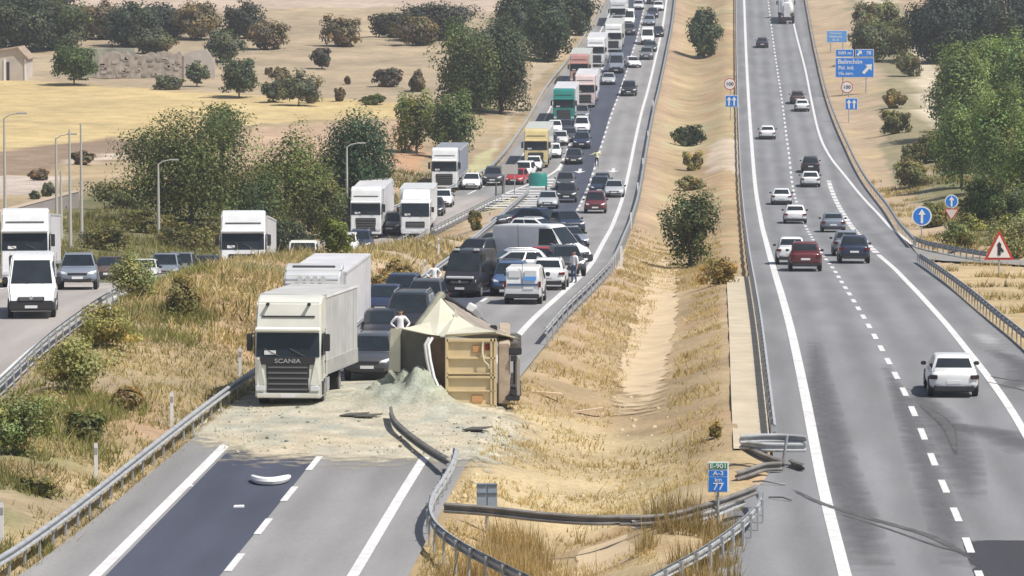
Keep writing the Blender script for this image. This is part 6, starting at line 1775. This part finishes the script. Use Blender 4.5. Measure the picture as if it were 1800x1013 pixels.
grass('embankment_grass', 'green weeds growing on the near embankment', scatter(5000, 104, 200, lambda Y: RR(Y) + .3, lambda Y: RR(Y) + 5.5, lambda X, Y: vnoise(X, Y, 3, 57) > .62), .36, .028, (.25, .245, .095))
grass('barrier_weeds', 'dry weeds along the foot of the long barrier', scatter(2600, 100, 190, lambda Y: XL1(Y) - .5, lambda Y: XL1(Y) + .12), .18, .018, (.42, .32, .16), green=.3)
grass('verge_grass', 'dry grass on the verge right of the free road', scatter(11000, 190, 420, lambda Y: XR(Y) + .6, lambda Y: XR(Y) + 16, lambda X, Y: (vnoise(X, Y, 4, 58) > .55) & ~inside(SLIP, X, Y)), .28, .036, (.46, .345, .18), green=.2, var=.16)
grass('bank_grass', 'dry grass on the bank behind the ramp', scatter(12000, 250, 420, lambda Y: RL(Y) - 22, lambda Y: RL(Y) - .8, lambda X, Y: vnoise(X, Y, 4, 59) > .4), .4, .045, (.30, .26, .11), green=.4, var=.18)

# ------------------------------------------------------------------ people
SKIN = mat('skin', (.45, .27, .19), .6); HAIR = mat('hair_dark', (.03, .022, .018), .7); SHOE = mat('shoe_dark', (.03, .03, .03), .7)
def person(px, py, label, shirt, trousers, face_deg=0.0, arms='out', off=0.0, scale=1.0, s=None):
    # joints of a standing adult, 1.76 m; x to the side, -y to the front
    J = {'pelvis': (0, 0, .95, .15), 'waist': (0, -.01, 1.10, .135), 'chest': (0, 0, 1.30, .165), 'collar': (0, .01, 1.44, .12), 'neck': (0, 0, 1.51, .055), 'chin': (0, -.02, 1.57, .075), 'head': (0, -.01, 1.655, .10), 'crown': (0, 0, 1.725, .07)}
    E = [('pelvis', 'waist'), ('waist', 'chest'), ('chest', 'collar'), ('collar', 'neck'), ('neck', 'chin'), ('chin', 'head'), ('head', 'crown')]
    for n, sx in (('l', 1), ('r', -1)):
        el = {'out': ((sx*.42, -.06, 1.30), (sx*.62, -.14, 1.27)), 'down': ((sx*.26, .02, 1.13), (sx*.27, -.08, .90)), 'hips': ((sx*.40, .06, 1.17), (sx*.24, -.10, 1.02))}[arms]
        J[n+'sh'] = (sx*.19, 0, 1.42, .075); J[n+'el'] = (*el[0], .048); J[n+'wr'] = (*el[1], .034)
        v = (Vector(el[1]) - Vector(el[0])).normalized(); hd = Vector(el[1]) + v * .10
        J[n+'ha'] = (*hd, .038)
        J[n+'hip'] = (sx*.095, 0, .88, .10); J[n+'kn'] = (sx*.12, -.03, .50, .062); J[n+'an'] = (sx*.13, .02, .09, .045); J[n+'toe'] = (sx*.15, -.15, .04, .04)
        E += [('collar', n+'sh'), (n+'sh', n+'el'), (n+'el', n+'wr'), (n+'wr', n+'ha'), ('pelvis', n+'hip'), (n+'hip', n+'kn'), (n+'kn', n+'an'), (n+'an', n+'toe')]
        for k in range(5):                                                     # thumb and four fingers
            sd = v.cross(Vector((0, 1, 0))).normalized() if abs(v.y) < .9 else Vector((1, 0, 0))
            o = sd * ((k - 2) * .02)
            J['%sf%d' % (n, k)] = (*(hd + o + v * (.05 if k == 0 else .085 - .006 * abs(k - 2))), .010)
            E.append((n+'ha', '%sf%d' % (n, k)))
    names = list(J); me = bpy.data.meshes.new('person')
    me.from_pydata([J[k][:3] for k in names], [(names.index(a), names.index(b)) for a, b in E], [])
    o = bpy.data.objects.new('person', me); COL.objects.link(o)
    md = o.modifiers.new('skin', 'SKIN'); o.modifiers.new('sub', 'SUBSURF').levels = 1
    for i, k in enumerate(names):
        me.skin_vertices[0].data[i].radius = (J[k][3], J[k][3] * (.78 if k in ('chest', 'waist', 'pelvis', 'collar') else 1))
        me.skin_vertices[0].data[i].use_root = (k == 'pelvis')
    dg = bpy.context.evaluated_depsgraph_get(); dg.update()
    m2 = bpy.data.meshes.new_from_object(o.evaluated_get(dg)); bpy.data.objects.remove(o)
    m2.name = 'person'; m2.materials.clear()
    for m in (shirt, trousers, SKIN, HAIR, SHOE): m2.materials.append(m)
    for p in m2.polygons:
        c = p.center; p.use_smooth = True
        hand = math.hypot(c.x, 0) > .5 or (arms != 'out' and abs(c.x) > .2 and c.z < 1.06)
        i = 0
        if c.z < .12: i = 4
        elif c.z < .98 and abs(c.x) < .235: i = 1
        elif c.z > 1.66 or (c.z > 1.60 and c.y > .02): i = 3
        elif c.z > 1.49 and abs(c.x) < .16: i = 2
        elif hand: i = 2
        p.material_index = i
    P = G(px, py, off) if s is None else RP(px, s)
    o = link_mesh('person', m2); o.location = P; o.rotation_euler = (0, 0, math.radians(face_deg)); o.scale = (scale,) * 3
    tag(o, label, 'person')
    for sx in (-1, 1):
        MB().disc_y((sx * .034, -.103, 1.66), .012, .012, 8).build('eye', HAIR, o)
    MB().tube([(0, -.10, 1.665), (0, -.132, 1.63), (0, -.112, 1.622)], [.010, .016, .010], 6).build('nose', SKIN, o)
    MB().box((0, -.098, 1.592), (.05, .012, .012)).build('mouth', mat('lips', (.33, .14, .12), .6), o, bevel=.004)
    for sx in (-1, 1): MB().disc_x((sx * .098, 0, 1.65), .03, .02, 8).build('ear', SKIN, o)
    return o
WSH = mat('shirt_white', (.78, .78, .78), .8); DTR = mat('trousers_dark', (.035, .04, .06), .8); HIV = mat('hi_vis_pale', (.72, .74, .42), .7); JEAN = mat('jeans_blue', (.09, .13, .22), .8)
person(704, 618, 'person in white standing just behind the torn trailer sheet', WSH, WSH, 10, 'hips')
person(763, 523, 'person in a white top by the left barrier beside the black van', WSH, DTR, 20, 'hips')
person(1049, 294, 'person in a pale hi-vis top standing on the dashed line', HIV, DTR, 0, 'out')
person(1009, 498, 'person in white shirt by the white hatchback near the median line', WSH, JEAN, -40, 'down')

# ------------------------------------------------------------------ summer haze over the whole valley
def haze():
    z0 = float(hr(400)) - 3.5; top = 62.0
    m = bpy.data.materials.new('haze_air'); m.use_nodes = True; nt = m.node_tree
    nt.nodes.remove(nt.nodes['Principled BSDF'])
    v = nt.nodes.new('ShaderNodeVolumePrincipled'); v.inputs['Color'].default_value = (.86, .90, .96, 1); v.inputs['Density'].default_value = HAZE
    v.inputs['Anisotropy'].default_value = .2
    nt.links.new(v.outputs[0], nt.nodes['Material Output'].inputs['Volume'])
    mb = MB(); mb.box((0, 1950, (z0 + top) / 2), (6400, 4300, top - z0))
    o = mb.build('haze', m, None, smooth=False); tag(o, kind='stuff')
HAZE = .00022
haze()
